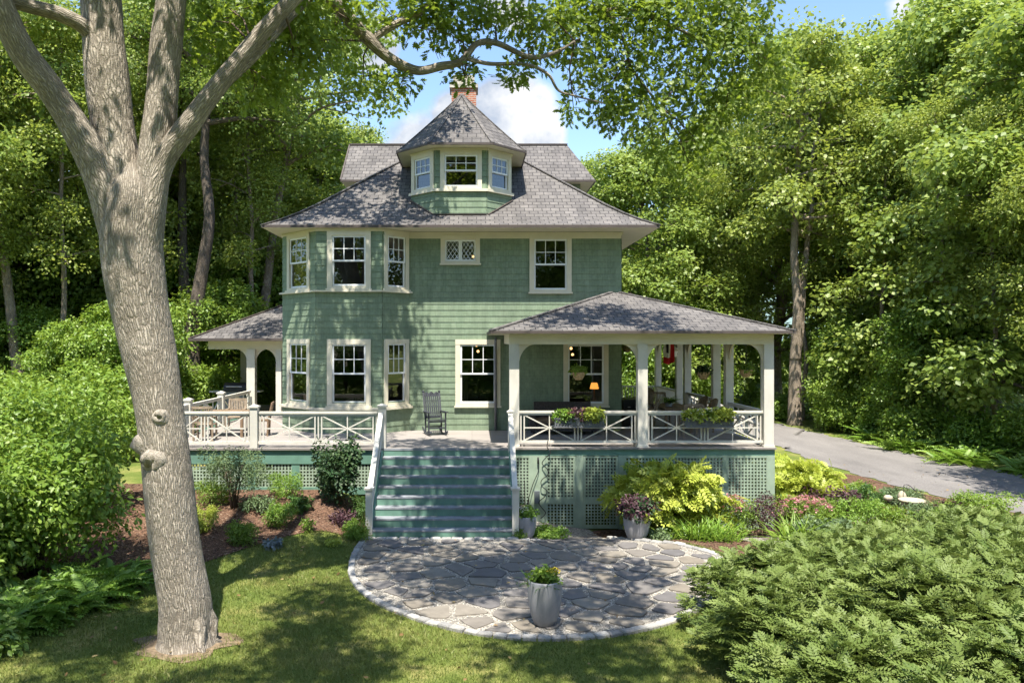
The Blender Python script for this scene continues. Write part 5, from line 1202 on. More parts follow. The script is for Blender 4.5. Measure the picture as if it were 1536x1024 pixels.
for a in (
    ('forked', 18.7, 44.5, 1.02, .6, 'maple_tree', 'tall forked maple with flaking pale trunk just right of the porch roof', GR),
    ('bare', 23.8, 47, .85, 2.2, 'woodland_tree', 'dark slender-trunked tree next right of the pale forked maple', GR),
    ('layered', 25.6, 33, 1.15, .3, 'maple_tree', 'broad maple with layered pale sprays reaching the ferns at the right edge', GR),
    ('layered', 26.2, 40.5, 1.3, 2.0, 'maple_tree', 'broad layered maple left of the right-edge maple, overhanging the driveway verge', GR),
    ('round', 28.5, 46, 1.25, 3.1, 'maple_tree', 'rounded bright green tree in the middle of the wood beyond the driveway', GR),
    ('slim', 23.6, 29, 1.0, 1.0, 'woodland_tree', 'slim tree with a bent pale stem standing in the ferns at the right edge', GR),
    ('tall', 31, 38, 1.2, 1.4, 'woodland_tree', 'very tall dark-leaved tree topping the wood at the right edge of the photo', GR),
    ('tall', 27.5, 52, 1.2, 4.2, 'woodland_tree', 'tall tree whose top meets the sky gap near the upper right cloud', GR),
    ('round', 21.5, 54, 1.3, 5.1, 'maple_tree', 'tall yellow-green tree behind the pale forked maple', GR),
    ('tall', 34, 50, 1.3, 2.5, 'woodland_tree', 'tall tree deep in the wood below the upper right cloud', GR),
    ('slim', 16.5, 52, 1.15, .2, 'woodland_tree', 'slim many-stemmed pale tree between the porch roof and the forked maple', GB),
    ('layered', 11.2, 49, 1.0, 4.0, 'maple_tree', 'bushy bright green tree right behind the upper right corner of the house', GB),
    ('layered', 14.8, 58, 1.1, 1.2, 'maple_tree', 'dense tree seen over the right porch roof', GB),
    ('round', 9.4, 60, .95, 1.9, 'maple_tree', 'bright tree showing beside the right end of the upper roof', GB),
    ('tall', 19.5, 64, 1.05, .5, 'woodland_tree', 'distant tall tree above the overhanging oak leaves on the right', GB),
    ('bare', -11.9, 32.5, 1.0, .4, 'woodland_tree', 'tall straight dark trunk rising behind the left porch roof', GL),
    ('leaning', -11.2, 38, 1.0, -.2, 'woodland_tree', 'leaning bare grey trunk beside the left corner of the house, bending right', GL),
    ('layered', -9.2, 45, 1.0, 2.9, 'maple_tree', 'light green tree whose crown shows just left of the upper roof', GL),
    ('round', -15.5, 50, 1.2, 1.2, 'maple_tree', 'broad bright tree behind the leaning grey trunk', GL),
    ('bare', -12.9, 36, .95, 2.9, 'woodland_tree', 'second dark trunk half hidden behind the big oak trunk', GL),
    ('leaning', -17.0, 29.5, .8, 3.0, 'woodland_tree', 'dark forked leaning tree left of the oak trunk', GL),
    ('layered', -24.5, 33, 1.0, .9, 'maple_tree', 'leafy tree at the far left edge with low spreading boughs', GL),
    ('tall', -18.5, 47, 1.15, 2.1, 'woodland_tree', 'tall sunlit tree between the two oak stems', GL),
    ('round', -26, 46, 1.2, 4.4, 'maple_tree', 'tall tree behind the leftmost limb of the oak', GL),
    ('layered', -17.5, 52, 1.2, 5.2, 'maple_tree', 'far bright tree seen under the right limb of the oak', GL),
    ('bare', -19.8, 30.5, .85, 1.0, 'woodland_tree', 'dark trunked tree near the left edge of the photo', GL),
    ('slim', -7.6, 50, 1.05, 3.3, 'woodland_tree', 'slim tree whose tip pokes into the sky left of the turret', GL),
    ('small', -17.6, 38, 1.1, .6, 'understory_tree', 'low leafy young tree behind the dark forked tree at left', GL),
    ('small', -12.9, 29.5, .75, 2.6, 'understory_tree', 'small bright sapling below the left porch eave', GL),
    ('layered', -14.2, 45.5, .95, 3.9, 'maple_tree', 'sunlit layered maple between the straight trunk and the leaning trunk', GL),
    ('small', -15.4, 41.5, 1.2, 2.0, 'understory_tree', 'bright young tree left of the straight trunk, deeper in the wood', GL),
    ('small', -11.0, 43, 1.2, 5.0, 'understory_tree', 'bright young tree rising over the left porch roof', GL),
    ('small', -9.0, 41, 1.3, .3, 'understory_tree', 'bushy young tree beside the left wall of the house', GL),
    ('layered', -17.0, 42.5, .9, 5.6, 'maple_tree', 'sunlit layered maple showing just left of the oak trunk', GL),
    ('tall', 20.8, 19.2, .95, 2.2, 'woodland_tree', 'tall tree out of view at right, shading the driveway', 'trees beyond the right edge'),
    ('small', -10.9, 35, .85, 1.3, 'understory_tree', 'small sunlit bushy tree seen through the left porch posts', GL),
    ('small', 21.7, 37.0, .9, 3.2, 'understory_tree', 'small bushy maple beneath the broad layered maple beyond the driveway', GR),
    ('small', 20.8, 42.5, .8, 5.0, 'understory_tree', 'low bright sapling beside the forked maple at the drive edge', GR),
    ('small', -19.5, 36, 1.3, 1.1, 'understory_tree', 'sunlit young tree behind the thin pale stems at far left', GL), ('small', -22, 39, 1.4, 4.1, 'understory_tree', 'bright bushy young tree at the left edge behind the hedge', GL), ('small', -13.2, 38.5, 1.15, 3.3, 'understory_tree', 'sunlit young tree between the straight trunk and the leaning grey trunk', GL),
    ('small', -15.2, 29.5, .6, 2.2, 'understory_tree', 'low sunlit sapling at the wood edge right of the thin stems at left', GL), ('small', -17.6, 30.8, .68, 5.2, 'understory_tree', 'low sunlit sapling at the wood edge behind the hedge', GL), ('small', -20.4, 31.2, .75, .2, 'understory_tree', 'low sunlit sapling at the far left wood edge', GL), ('small', -13.2, 31, .5, 4.2, 'understory_tree', 'low sapling just left of the porch roof tip', GL),
    ('layered', -19.4, 37.5, .95, 1.7, 'maple_tree', 'sunlit layered maple behind the thin stems at left', GL),
    ('small', -9, -9, .9, 1, 'understory_tree', 'low tree behind the viewer at left', 'trees behind the viewer'), ('small', -4.5, -11, .9, 2, 'understory_tree', 'low tree behind the viewer left of centre', 'trees behind the viewer'), ('small', .5, -10, .9, 3, 'understory_tree', 'low tree right behind the viewer', 'trees behind the viewer'), ('small', 5.5, -11, .9, 4, 'understory_tree', 'low tree behind the viewer right of centre', 'trees behind the viewer'), ('small', 10, -9.5, .9, 5, 'understory_tree', 'low tree behind the viewer at right', 'trees behind the viewer'),
    ('small', 14.2, 48, .9, 1.7, 'understory_tree', 'small tree seen between the right porch posts', GB),
    ('small', 9.2, 46, .9, 4.7, 'understory_tree', 'small leafy tree seen behind the hanging baskets on the porch', GB),
    ('tall', -14, -16, 1.1, .5, 'woodland_tree', 'tall tree behind the viewer, mirrored in the left windows', 'trees behind the viewer'), ('round', -5, -20, 1.1, 1.5, 'maple_tree', 'broad tree behind the viewer, mirrored in the bay windows', 'trees behind the viewer'), ('tall', 3, -18, 1.1, 2.5, 'woodland_tree', 'tall tree behind the viewer, mirrored in the front windows', 'trees behind the viewer'), ('layered', 11, -19, 1.2, 3.5, 'maple_tree', 'layered tree behind the viewer, mirrored in the porch window', 'trees behind the viewer'), ('round', 20, -14, 1.1, 4.5, 'maple_tree', 'broad tree behind the viewer to the right', 'trees behind the viewer'), ('round', -24, -8, 1.1, 5.5, 'maple_tree', 'broad tree behind the viewer to the left', 'trees behind the viewer'),
    ('small', -20.5, 28, .75, 4.9, 'understory_tree', 'low leafy young tree at the far left edge', GL),
): tree(*a)
g = np.random.default_rng(5); lob = []
for k in range(150):
    a = -1.05 + 2.1 * k / 149 + R.uniform(-.02, .02); d = R.uniform(64, 92); x, y = d * math.sin(a), d * math.cos(a)
    for _ in range(3): s = R.uniform(2.2, 4.2); lob.append((x + R.uniform(-2, 2), y + R.uniform(-2, 2), G(x, y) + R.uniform(.5, 13.5), s, s, s * .7))
for k in range(46):
    a = PI + R.uniform(-1.3, 1.3); d = R.uniform(30, 42); s = R.uniform(2.5, 4.5); lob.append((d * math.sin(a), d * math.cos(a), R.uniform(.5, 13), s, s, s * .7))
for i, (x, y, q, s) in enumerate(((-19.6, 29.5, .4, .8), (-18.4, 28.0, 2.5, .85), (-21.5, 34, 1.4, 1), (-22.8, 30, 3.3, .9), (-16.4, 31, 4.6, .9), (-15.2, 35.5, 5.4, 1), (-12.4, 39.5, .9, 1), (-10.4, 36.2, 2.1, .95), (-13.4, 42, 3.7, 1.05), (-24.2, 36, 5, 1))):
    tree('pole', x, y, s, q, 'thin_tree', 'thin pale-stemmed young tree among the woods on the left', 'thin trees of the left wood')
for i, (x, y, q, s) in enumerate(((21.8, 41, .4, .9), (22.6, 36.5, 2.5, .85), (24.6, 37, 1.4, 1), (22.9, 33.5, 3.3, .8), (26.8, 35.5, 4.6, .95), (20.2, 47, 5.4, 1), (25.5, 44, .9, 1), (23.4, 31.2, 1.9, .75))):
    tree('pole', x, y, s, q, 'thin_tree', 'thin pale-stemmed young tree in the wood beyond the driveway', 'thin trees of the right wood')
far = merge([lobes_spray(lob, 7800, 12, .55, T_rhomb(.7), g, 1.2, (.4, 1.05), .15, .7)]); tag(np_mesh('far_wood', *far, 'wood_leaf'), 'far-off unbroken wood closing the view behind the trees', 'woodland', kind='stuff')
n = 60000; px = g.uniform(-45, 60, n); py = g.uniform(22, 75, n)   # leafy forest floor
k = ((px < -11.5 + .0 * py) | (px > 20.5)) & ~inpoly(px, py, drive_poly); k |= (py > 50) & (px < 12); px, py = px[k], py[k]; n = len(px)
v, f, w = leaves(np.column_stack([px, py, gz(px, py) + .55 * g.random(n) ** 1.6]), g.normal(size=(n, 3)) * (1, 1, .35), g.normal(size=(n, 3)) * .4 + (0, 0, 1), .20 + .22 * g.random(n), T_rhomb(.6), g.random(n))
tag(np_mesh('ground_cover', v, f, w, 'floor_leaf'), 'low leafy ground cover carpeting the woodland floor', 'ground cover', kind='stuff')

# ================================================================ shrubs and garden plants
def stems_mb(c, n, h, sp, r=.012, mat='twig', lean=(0, 0)):
    m = MB()
    for i in range(n):
        a = R.uniform(0, 2 * PI); b = Vector((c[0] + R.uniform(-.08, .08), c[1] + R.uniform(-.08, .08), c[2] - .03)); e = b + Vector((math.cos(a) * sp * R.uniform(.3, 1) + lean[0], math.sin(a) * sp * R.uniform(.3, 1) + lean[1], h * R.uniform(.7, 1)))
        m.tube([b, b.lerp(e, .5) + Vector((0, 0, .1 * h)), e], [r, r * .8, r * .4], 5)
    return m
def shrub(name, label, cat, x, y, rx, ry, h, leaf, n, mat, tmpl=None, per=8, spread=.14, flat=.45, group=None, flowers=None, nst=9, z=None, low=.0, stemmat_='twig', seed=None, jit=.45, parts=True):
    g = np.random.default_rng(seed or R.randrange(10 ** 6)); z0 = G(x, y) if z is None else z
    o = thing(name, label, cat, (x, y, z0), group); lob = [(x, y, z0 + h * (.5 + low / 2), rx * .8, ry * .8, h * .5 * (1 - low))]
    for i in range(10): a = i * 2.4; q = .45 + .5 * R.random(); s = R.uniform(.26, .5); lob.append((x + rx * q * math.cos(a), y + ry * q * math.sin(a), z0 + h * (low + (1 - low) * R.uniform(.25, .88)), rx * s, ry * s, h * .24 * (1 - low)))
    np_mesh('foliage', *lobes_spray(lob, n, per, leaf, tmpl or T_oval(), g, spread, (.35, 1.05), .2, flat, .3, jit), mat, o)
    stems_mb((x, y, z0), nst, h * .8, max(rx, ry) * .6, .006 + h * .006, stemmat_).build('stem', stemmat_, o, True)
    if flowers:
        fm, nf, fs_, fr_ = flowers; blooms(o, [p for l in ((x, y, z0 + h * .55, rx * .92, ry * .92, h * .5),) for p in dome(*l, nf)], fr_ * 1.5, fm)
    return o
def fronds(name, label, cat, x, y, n, L, mat, tmpl, rise=.75, group=None, z=None, mesh_name='frond', spread=.1, lmin=.7):
    g = np.random.default_rng(R.randrange(10 ** 6)); z0 = G(x, y) if z is None else z; o = thing(name, label, cat, (x, y, z0), group)
    az = g.uniform(0, 2 * PI, n); el = rise * g.uniform(.45, 1.15, n)
    ax = np.column_stack([np.cos(az) * np.cos(el), np.sin(az) * np.cos(el), np.sin(el)]); nr = np.column_stack([-np.cos(az) * np.sin(el), -np.sin(az) * np.sin(el), np.cos(el)]) + g.normal(size=(n, 3)) * .15
    pos = np.column_stack([x + g.normal(size=n) * spread, y + g.normal(size=n) * spread, np.full(n, z0)])
    np_mesh(mesh_name, *leaves(pos, ax, nr, L * g.uniform(lmin, 1.1, n), tmpl, np.clip(g.normal(.5, .2, n), 0, 1)), mat, o)
    m = MB(); m.lathe((x, y, z0 - .02), [(spread * 1.2 + .02, 0), (spread + .015, .05), (spread * .4, .12), (.001, .14)], 8); m.build('root_crown', 'green_stem', o); return o
PIN, FERN, BL = T_pinnate(), T_pinnate(14, .075, .24, .55, .75, .10), T_blade()
# great ash-leaved shrub, right foreground
bs = thing('ash_leaf_shrub', 'huge grey-green shrub with feathery ash-like leaves filling the right foreground', 'shrub', (6.9, 10.2, 0)); g = np.random.default_rng(21)
lob = [(7.2, 9.9, .4, 3.6, 2.9, 1.2), (4.5, 10.2, .3, 1.4, 1.6, .95), (4.9, 12.0, .3, 1.5, 1.3, .85), (4.2, 8.4, .3, 1.1, 1.3, .95), (6.6, 12.6, .35, 2.0, 1.3, .95), (8.8, 13.0, .4, 2.3, 1.5, 1.05), (9.0, 8.5, .4, 2.4, 2.6, 1.25), (6.2, 7.8, .35, 2.0, 1.8, 1.2), (10.8, 12.3, .4, 2.2, 2.2, 1.15), (4.3, 6.8, .3, 1.2, 1.4, 1.0), (9.6, 14.3, .3, 1.6, 1.0, .9), (5.6, 9.6, .7, .9, .9, 1.0), (7.6, 11.6, .8, 1.0, .9, .85), (6.9, 8.6, .8, .8, .9, .95), (8.3, 10.0, .8, .9, .8, 1.05), (5.4, 11.4, .6, .7, .7, .75)]
n = 6400; Lb = np.array(lob); wgt = Lb[:, 3] * Lb[:, 4]; wgt /= wgt.sum(); li = g.choice(len(lob), n, p=wgt); d = rnd_dir(n, g, .9); d[:, 2] = np.abs(d[:, 2]); r = .80 + .28 * g.random(n)
cp = Lb[li, :3] + unit(d) * Lb[li, 3:6] * r[:, None]
per = 8; C = np.repeat(cp, per, 0); az = g.uniform(0, 2 * PI, n * per); el = g.uniform(-.15, .75, n * per)
dd = np.repeat(unit(d * (1, 1, .4)), per, 0); ax = unit(np.column_stack([np.cos(az) * np.cos(el), np.sin(az) * np.cos(el), np.sin(el)]) + dd * .55)
nr = unit(np.tile((0, 0, 1.), (n * per, 1)) + g.normal(size=(n * per, 3)) * .28 + ax * -.1)
sv = np.repeat(np.clip(g.normal(.5, .16, n), 0, 1), per)
np_mesh('foliage', *leaves(C + np.column_stack([np.zeros(n * per), np.zeros(n * per), -g.random(n * per) * .18]), ax, nr, .14 + .08 * g.random(n * per), T_pinnate(5, .18, .44, .32, .4, .14), np.clip(sv + g.normal(size=n * per) * .13, 0, 1)), 'ash_leaf', bs)
m = MB()
for i in range(0, n, 3):
    p = Vector(cp[i]); b = Vector((p.x * .82 + 6.9 * .18, p.y * .82 + 10.2 * .18, 0)); m.tube([b, b.lerp(p, .6) + Vector((0, 0, .1)), p + Vector((0, 0, .05))], [.014, .010, .004], 4, False)
m.build('stem', 'green_stem', bs, True)
# left hedge of tall bright shrubs, ferns at its foot
for a in (('tall bright green shrub against the left side of the oak trunk', -8.3, 14.6, 1.35, 1.3, 3.0), ('tall bright green shrub at the left edge of the photo', -10.3, 14.2, 1.5, 1.4, 3.0), ('bushy bright green shrub in the middle of the left hedge', -9.3, 13.2, 1.3, 1.2, 2.6), ('rounded low shrub at the left edge above the ferns', -8.9, 12.0, 1.0, 1.0, 1.5), ('tall shrub at the back of the left hedge near the deck', -9.7, 17.6, 1.6, 1.5, 3.3), ('tall shrub at the back of the left hedge near the edge of the photo', -12.3, 17.4, 1.7, 1.6, 3.4), ('tall hedge shrub beyond the left edge of the photo', -11.6, 15.6, 1.5, 1.5, 3.1)):
    shrub('hedge_shrub', a[0], 'shrub', a[1], a[2], a[3], a[4], a[5] * .88, .125, 1250, 'hedge_leaf', T_oval(.5), 10, .36, .5, 'tall shrubs of the left hedge', nst=14)
for i, (px_, py_, lb_) in enumerate(((-6.85, 12.35, 'dark fern at the lawn edge left of the oak trunk, second from the front'), (-7.5, 12.75, 'large fern in the middle of the left fern clump'), (-6.55, 13.35, 'fern nearest the oak trunk'), (-7.25, 13.8, 'tall fern under the left hedge behind the others'), (-7.35, 11.5, 'fern at the front left of the fern clump'), (-8.1, 11.9, 'fern tucked below the low rounded shrub'), (-6.75, 14.3, 'fern just behind the oak trunk at the hedge'), (-8.0, 11.0, 'frontmost fern by the lawn at the left edge'), (-6.5, 12.9, 'fern at the lawn edge midway to the oak'), (-7.0, 11.95, 'broad fern in the front row of the clump'), (-8.3, 13.0, 'fern at the back of the clump under the hedge'), (-7.9, 12.3, 'fern in the second row of the clump'), (-6.3, 14.0, 'small fern touching the left side of the oak trunk'), (-7.6, 10.5, 'fern spilling onto the lawn at lower left'))):
    fronds('fern', lb_, 'fern', px_, py_, 30, .9, 'fern_leaf', FERN, .8, 'ferns at the foot of the left hedge')
for px_, py_, lb_ in ((-8.0, 10.1, 'low leafy groundcover plant at the lower left edge of the lawn'), (-7.3, 10.7, 'low leafy groundcover plant in front of the ferns'), (-9.0, 10.4, 'low leafy groundcover plant at the far lower left corner')):
    shrub('ground_cover_plant', lb_, 'plant', px_, py_, .7, .6, .5, .10, 260, 'floor_leaf', None, 9, .16, .8, 'low plants at the lower left')
# left bed
shrub('willow_shrub', 'loose grey-green open shrub in front of the left deck lattice', 'shrub', wx(352, 18.2), 18.2, .72, .55, 1.45, .075, 420, 'sage_leaf', T_rhomb(.32), 9, .13, .3, nst=14, low=.25)
shrub('dark_shrub', 'dark-leaved upright shrub left of the front steps', 'shrub', wx(508, 18.6), 18.6, .52, .5, 1.5, .095, 420, 'dark_leaf', None, 9, .15, .5, nst=10)
for a in (('feathery bright green mound in the middle of the left bed', 418, 780, 17.2, .30, .52, 'bright_leaf'), ('bright green feathery plant against the left deck lattice', 428, 735, 18.9, .42, .55, 'bright_leaf'), ('dark green feathery mound at the front of the left bed', 361, 808, 16.4, .30, .42, 'hedge_leaf'), ('fresh green round plant beside the stair newel post', 535, 792, 17.0, .26, .46, 'bright_leaf'), ('lime green plant half hidden by the oak trunk', 303, 790, 17.0, .30, .5, 'lime_leaf'), ('green tuft below the dark-leaved shrub', 545, 745, 18.4, .32, .6, 'deep_leaf'), ('low dark green plants behind the oak trunk by the lattice', 320, 745, 18.5, .45, .5, 'hedge_leaf')):
    x = wx(a[1], a[3]); shrub('perennial', a[0], 'plant', x, a[3], a[4], a[4] * .9, a[5], .062, 300, a[6], T_rhomb(.3), 8, .09, .3, 'perennials in the left bed', nst=6, stemmat_='green_stem')
shrub('blue_plant', 'small silvery blue rosette plant on the bark of the left bed', 'plant', wx(411, 16.2), 16.2, .16, .14, .16, .085, 34, 'blue_leaf', T_oval(.7), 6, .06, .6, nst=3, stemmat_='green_stem')
shrub('purple_plant', 'small purple-leaved plant in front of the dark shrub by the steps', 'plant', wx(515, 17.6), 17.6, .26, .2, .3, .07, 110, 'purple_leaf', T_oval(.5), 7, .08, .5, nst=4, stemmat_='green_stem')
shrub('seedling', 'tiny lime green seedling near the lawn edge of the left bed', 'plant', wx(498, 16.4), 16.4, .13, .11, .14, .06, 34, 'lime_leaf', None, 6, .05, .6, nst=3, stemmat_='green_stem')
shrub('seedling', 'small thin green seedling in the middle of the left bed', 'plant', wx(461, 17.0), 17.0, .12, .11, .3, .06, 36, 'hedge_leaf', None, 6, .06, .6, nst=3, stemmat_='green_stem')
shrub('silver_plant', 'silvery trailing plant under the grey-green open shrub', 'plant', wx(388, 18.0), 18.0, .35, .3, .38, .06, 150, 'sage_leaf', None, 7, .08, .6, nst=4, stemmat_='green_stem')
shrub('grey_plant', 'dull grey-green mound right of the feathery bright green plants', 'plant', wx(450, 18.0), 18.0, .26, .25, .36, .07, 150, 'deep_leaf', None, 7, .08, .6, nst=4, stemmat_='green_stem')
# right bed
LIME = T_pinnate(5, .20, .45, .25, .4, .1)
shrub('lime_shrub', 'big lime-yellow shrub in front of the right porch lattice behind the pot', 'shrub', 4.75, 18.75, 1.12, .75, 1.75, .34, 210, 'lime_leaf', LIME, 9, .22, .8, nst=12)
shrub('lime_shrub', 'lime-yellow shrub at the right corner of the porch beside the driveway', 'shrub', 8.95, 21.2, 1.0, .8, 1.45, .32, 190, 'lime_leaf', LIME, 9, .22, .8, nst=12)
for i, (px_, lb_) in enumerate(((948, 'leafy green climber left of the lime shrub on the lattice'), (982, 'leafy green climber above the middle of the lime shrub'), (1004, 'leafy green climber right of the others on the lattice'))):
    shrub('climber', lb_, 'plant', wx(px_, 19.55), 19.55, .17, .1, 1.78, .085, 150, 'bright_leaf', None, 8, .09, .5, 'green shoots climbing the porch lattice', nst=4, stemmat_='green_stem')
shrub('spirea', 'pink-flowered bush in front of the right porch lattice next to the lime shrub', 'shrub', wx(1098, 18.6), 18.6, .52, .45, .95, .06, 420, 'hedge_leaf', T_rhomb(.45), 8, .11, .5, flowers=('pink_petal', 30, .032, .06))
shrub('spirea', 'larger pink-flowered bush right of the black-leaved bush', 'shrub', wx(1205, 18.9), 18.9, .85, .55, .95, .06, 560, 'hedge_leaf', T_rhomb(.45), 8, .11, .5, flowers=('pink_petal', 52, .032, .06))
shrub('black_leaved_bush', 'wispy black-purple bush before the porch corner between the two pink bushes', 'shrub', wx(1142, 18.7), 18.7, .42, .4, 1.0, .07, 230, 'purple_leaf', T_rhomb(.4), 7, .13, .3, nst=14)
shrub('purple_bush', 'purple-leaved bush in front of the corner lime shrub', 'shrub', wx(1238, 20.2), 20.2, .75, .5, .95, .085, 330, 'purple_leaf', None, 8, .14, .5)
shrub('rose_bush', 'low bush with a few coral pink blooms left of the gravel path end', 'shrub', wx(1262, 20.8), 20.8, .4, .4, .75, .07, 200, 'sage_leaf', None, 8, .1, .5, flowers=('pink_petal', 12, .04, .06))
shrub('boxwood', 'small round dark green bush at the driveway edge', 'shrub', wx(1296, 21.4), 21.4, .42, .4, .75, .06, 330, 'deep_leaf', None, 8, .09, .6)
shrub('green_bush', 'fresh green rounded bush between the pink bush and the bare mulch', 'shrub', wx(1275, 19.2), 19.2, .72, .6, .85, .065, 560, 'bright_leaf', T_rhomb(.42), 8, .11, .5)
shrub('sage_plant', 'grey-green mound at the foot of the fresh green bush', 'plant', wx(1240, 17.6), 17.6, .65, .5, .6, .08, 330, 'sage_leaf', None, 8, .12, .5)
shrub('green_bush', 'loose green bush left of the bird bath', 'shrub', wx(1330, 19.6), 19.6, .55, .45, .7, .075, 330, 'hedge_leaf', T_rhomb(.4), 8, .12, .45)
shrub('green_bush', 'grey-green bush right of the bird bath', 'shrub', wx(1400, 19.4), 19.4, .65, .5, .75, .075, 380, 'sage_leaf', T_rhomb(.4), 8, .12, .45)
shrub('flowering_perennial', 'thin bush with tiny mauve spikes by the driveway right of the bird bath', 'plant', wx(1425, 18.9), 18.9, .45, .4, .9, .065, 200, 'hedge_leaf', T_rhomb(.35), 8, .12, .3, flowers=('purple_leaf', 14, .03, .05))
shrub('yellow_perennial', 'yellow-green flowering clump at the far right of the bed', 'plant', wx(1478, 17.6), 17.6, .7, .5, .85, .07, 340, 'lime_leaf', T_rhomb(.35), 8, .12, .3, flowers=('yellow_petal', 14, .03, .05))
for x, y, rx, h, mt, lb_ in ((13.6, 20.6, .8, .8, 'hedge_leaf', 'green mound at the driveway edge right of the bird bath'), (14.6, 18.6, .9, .9, 'sage_leaf', 'grey-green mound at the driveway edge near the right border'), (15.4, 17.2, .9, 1.0, 'bright_leaf', 'green mound at the right border beside the driveway'), (12.4, 17.2, .9, .95, 'hedge_leaf', 'leafy bush between the bird bath and the great ash-leaved shrub'), (13.4, 15.8, 1.0, 1.1, 'bright_leaf', 'bright bush behind the great ash-leaved shrub at right'), (11.4, 23.2, .7, .6, 'hedge_leaf', 'low bush near the drive behind the dark round bush'), (12.6, 22.6, .6, .5, 'sage_leaf', 'low grey-green tuft at the driveway edge behind the bird bath'), (10.6, 24.6, .9, .7, 'bright_leaf', 'bush beside the drive behind the corner lime shrub')):
    shrub('border_plant', lb_, 'plant', x, y, rx, rx * .85, h, .075, 430, mt, T_rhomb(.42), 9, .13, .5)
for a in ((1048, 17.6, .62, 'bright_leaf', 'clump of bright arching grass leaves at the right edge of the patio'), (1082, 17.3, .55, 'bright_leaf', 'second clump of arching grass leaves beside the first, toward the big shrub'), (1195, 17.3, .7, 'hedge_leaf', 'tall strappy clump in front of the larger pink bush'), (1018, 18.0, .5, 'bright_leaf', 'short grassy clump under the lime shrub')):
    fronds('daylily', a[4], 'plant', wx(a[0], a[1]), a[1], 190, a[2] * 1.15, a[3], BL, 1.1, 'strappy clumps in the right bed', None, 'leaf_blade', .17, .5)
shrub('sedum', 'low bluish plants at the foot of the right-hand pot', 'plant', wx(985, 17.5), 17.5, .3, .25, .22, .06, 120, 'sage_leaf', None, 7, .07, .6, nst=4, stemmat_='green_stem')
shrub('ground_cover_plant', 'low green groundcover sprawling right of the pot by the steps', 'plant', 1.72, 17.75, .42, .35, .28, .06, 230, 'bright_leaf', None, 8, .09, .7, nst=5, stemmat_='green_stem')
shrub('ground_cover_plant', 'tuft of green at the bottom corner of the steps beside the pot', 'plant', 1.08, 17.3, .13, .13, .22, .05, 60, 'hedge_leaf', None, 7, .06, .6, nst=3, stemmat_='green_stem')
# ferns and scrub along the far side of the drive
g2 = [(19.6, 30.5), (20.6, 28.2), (21.6, 26.4), (23.2, 25.0), (19.4, 34), (20.8, 32), (22.2, 29.2), (19.6, 37.5), (24.2, 27.0)]
for i, (x, y) in enumerate(g2):
    w_ = ('nearest the right edge', 'by the bent pale stem', 'midway along the drive', 'under the layered maples', 'in the sunlit middle of the verge', 'behind the front ferns', 'in the second row', 'toward the forked maple', 'at the very right of the photo')[(3, 2, 1, 0, 4, 5, 6, 7, 8)[i]]
    fronds('fern', 'bright fern beyond the driveway ' + w_, 'fern', x, y, 46, 1.25, 'bright_leaf', FERN, .85, 'ferns along the far side of the driveway', None, 'frond', .3)
for i, (x, y, h, lb_) in enumerate(((19.8, 41, 1.7, 'scrubby bush at the foot of the forked maple'), (20.6, 38.5, 1.9, 'tall weedy bush left of the drive-side ferns'), (20.4, 35.4, 1.7, 'leafy bush between the drive-side ferns and the small bushy maple'), (21.8, 33.2, 1.8, 'leafy bush behind the sunlit ferns'), (23.0, 31.0, 2.0, 'leafy bush below the right-edge maple'), (25.0, 29.2, 1.9, 'leafy bush at the far right edge beyond the drive'), (19.0, 47.5, 1.6, 'bush behind the forked maple trunk'))):
    shrub('scrub_bush', lb_, 'shrub', x, y, 1.3, 1.2, h, .16, 420, 'bright_leaf' if i % 2 else 'hedge_leaf', T_rhomb(.55), 9, .28, .6, 'scrub along the far side of the driveway')
for x, y, lb_ in ((-11.6, 25.0, 'sunlit bush beyond the left deck railing'), (-13.2, 22.5, 'leafy bush behind the oak trunk left of the deck'), (-11.0, 30.4, 'bright bush beneath the left porch eave'), (-9.6, 37, 'bright bush seen through the left porch arch')):
    shrub('scrub_bush', lb_, 'shrub', x, y, 1.5, 1.3, 2.9, .16, 650, 'hedge_leaf', T_oval(.5), 10, .3, .6, 'bushes round the left deck')
# ================================================================ pots, flower boxes, hanging baskets
def pot(x, y, rt, h, label, extra):
    z = G(x, y) + .03; o = thing('planter_pot', label, 'planter', (x, y, z)); m = MB()
    m.lathe((x, y, z), [(rt * .52, 0), (rt * .62, .015), (rt * .80, h * .2), (rt * .95, h * .5), (rt, h * .8), (rt * .985, h * .97), (rt * .96, h), (rt * .88, h), (rt * .86, h * .9)], 40); m.build('pot', 'pot_glaze', o, True)
    m = MB(); m.lathe((x, y, z + h * .9), [(rt * .87, 0), (rt * .5, .03), (.001, .045)], 24); m.build('soil', 'soil', o, True); extra(o, x, y, z + h * .9)
def fol(o, name, x, y, z, rx, ry, rz, leaf, n, mat, tm=None, per=8, sp=.08, flat=.4, shell=(.3, 1.05)):
    g = np.random.default_rng(R.randrange(10 ** 6)); np_mesh(name, *lobes_spray([(x, y, z, rx, ry, rz), (x + rx * .3, y - ry * .2, z + rz * .25, rx * .6, ry * .6, rz * .7), (x - rx * .35, y, z + rz * .1, rx * .55, ry * .6, rz * .7)], n, per, leaf, tm or T_oval(), g, sp, shell, .2, flat, .3, .5), mat, o)
def grassy(o, x, y, z, n, L, mat, rise=1.0, sp=.1):
    g = np.random.default_rng(R.randrange(10 ** 6)); az = g.uniform(0, 2 * PI, n); el = rise * g.uniform(.3, 1.2, n); ax = np.column_stack([np.cos(az) * np.cos(el), np.sin(az) * np.cos(el), np.sin(el)])
    np_mesh('foliage', *leaves(np.column_stack([x + g.normal(size=n) * sp, y + g.normal(size=n) * sp, np.full(n, z)]), ax, g.normal(size=(n, 3)) * .3 + (0, 0, 1), L * g.uniform(.5, 1.1, n), T_blade(.09, .5), g.random(n)), mat, o)
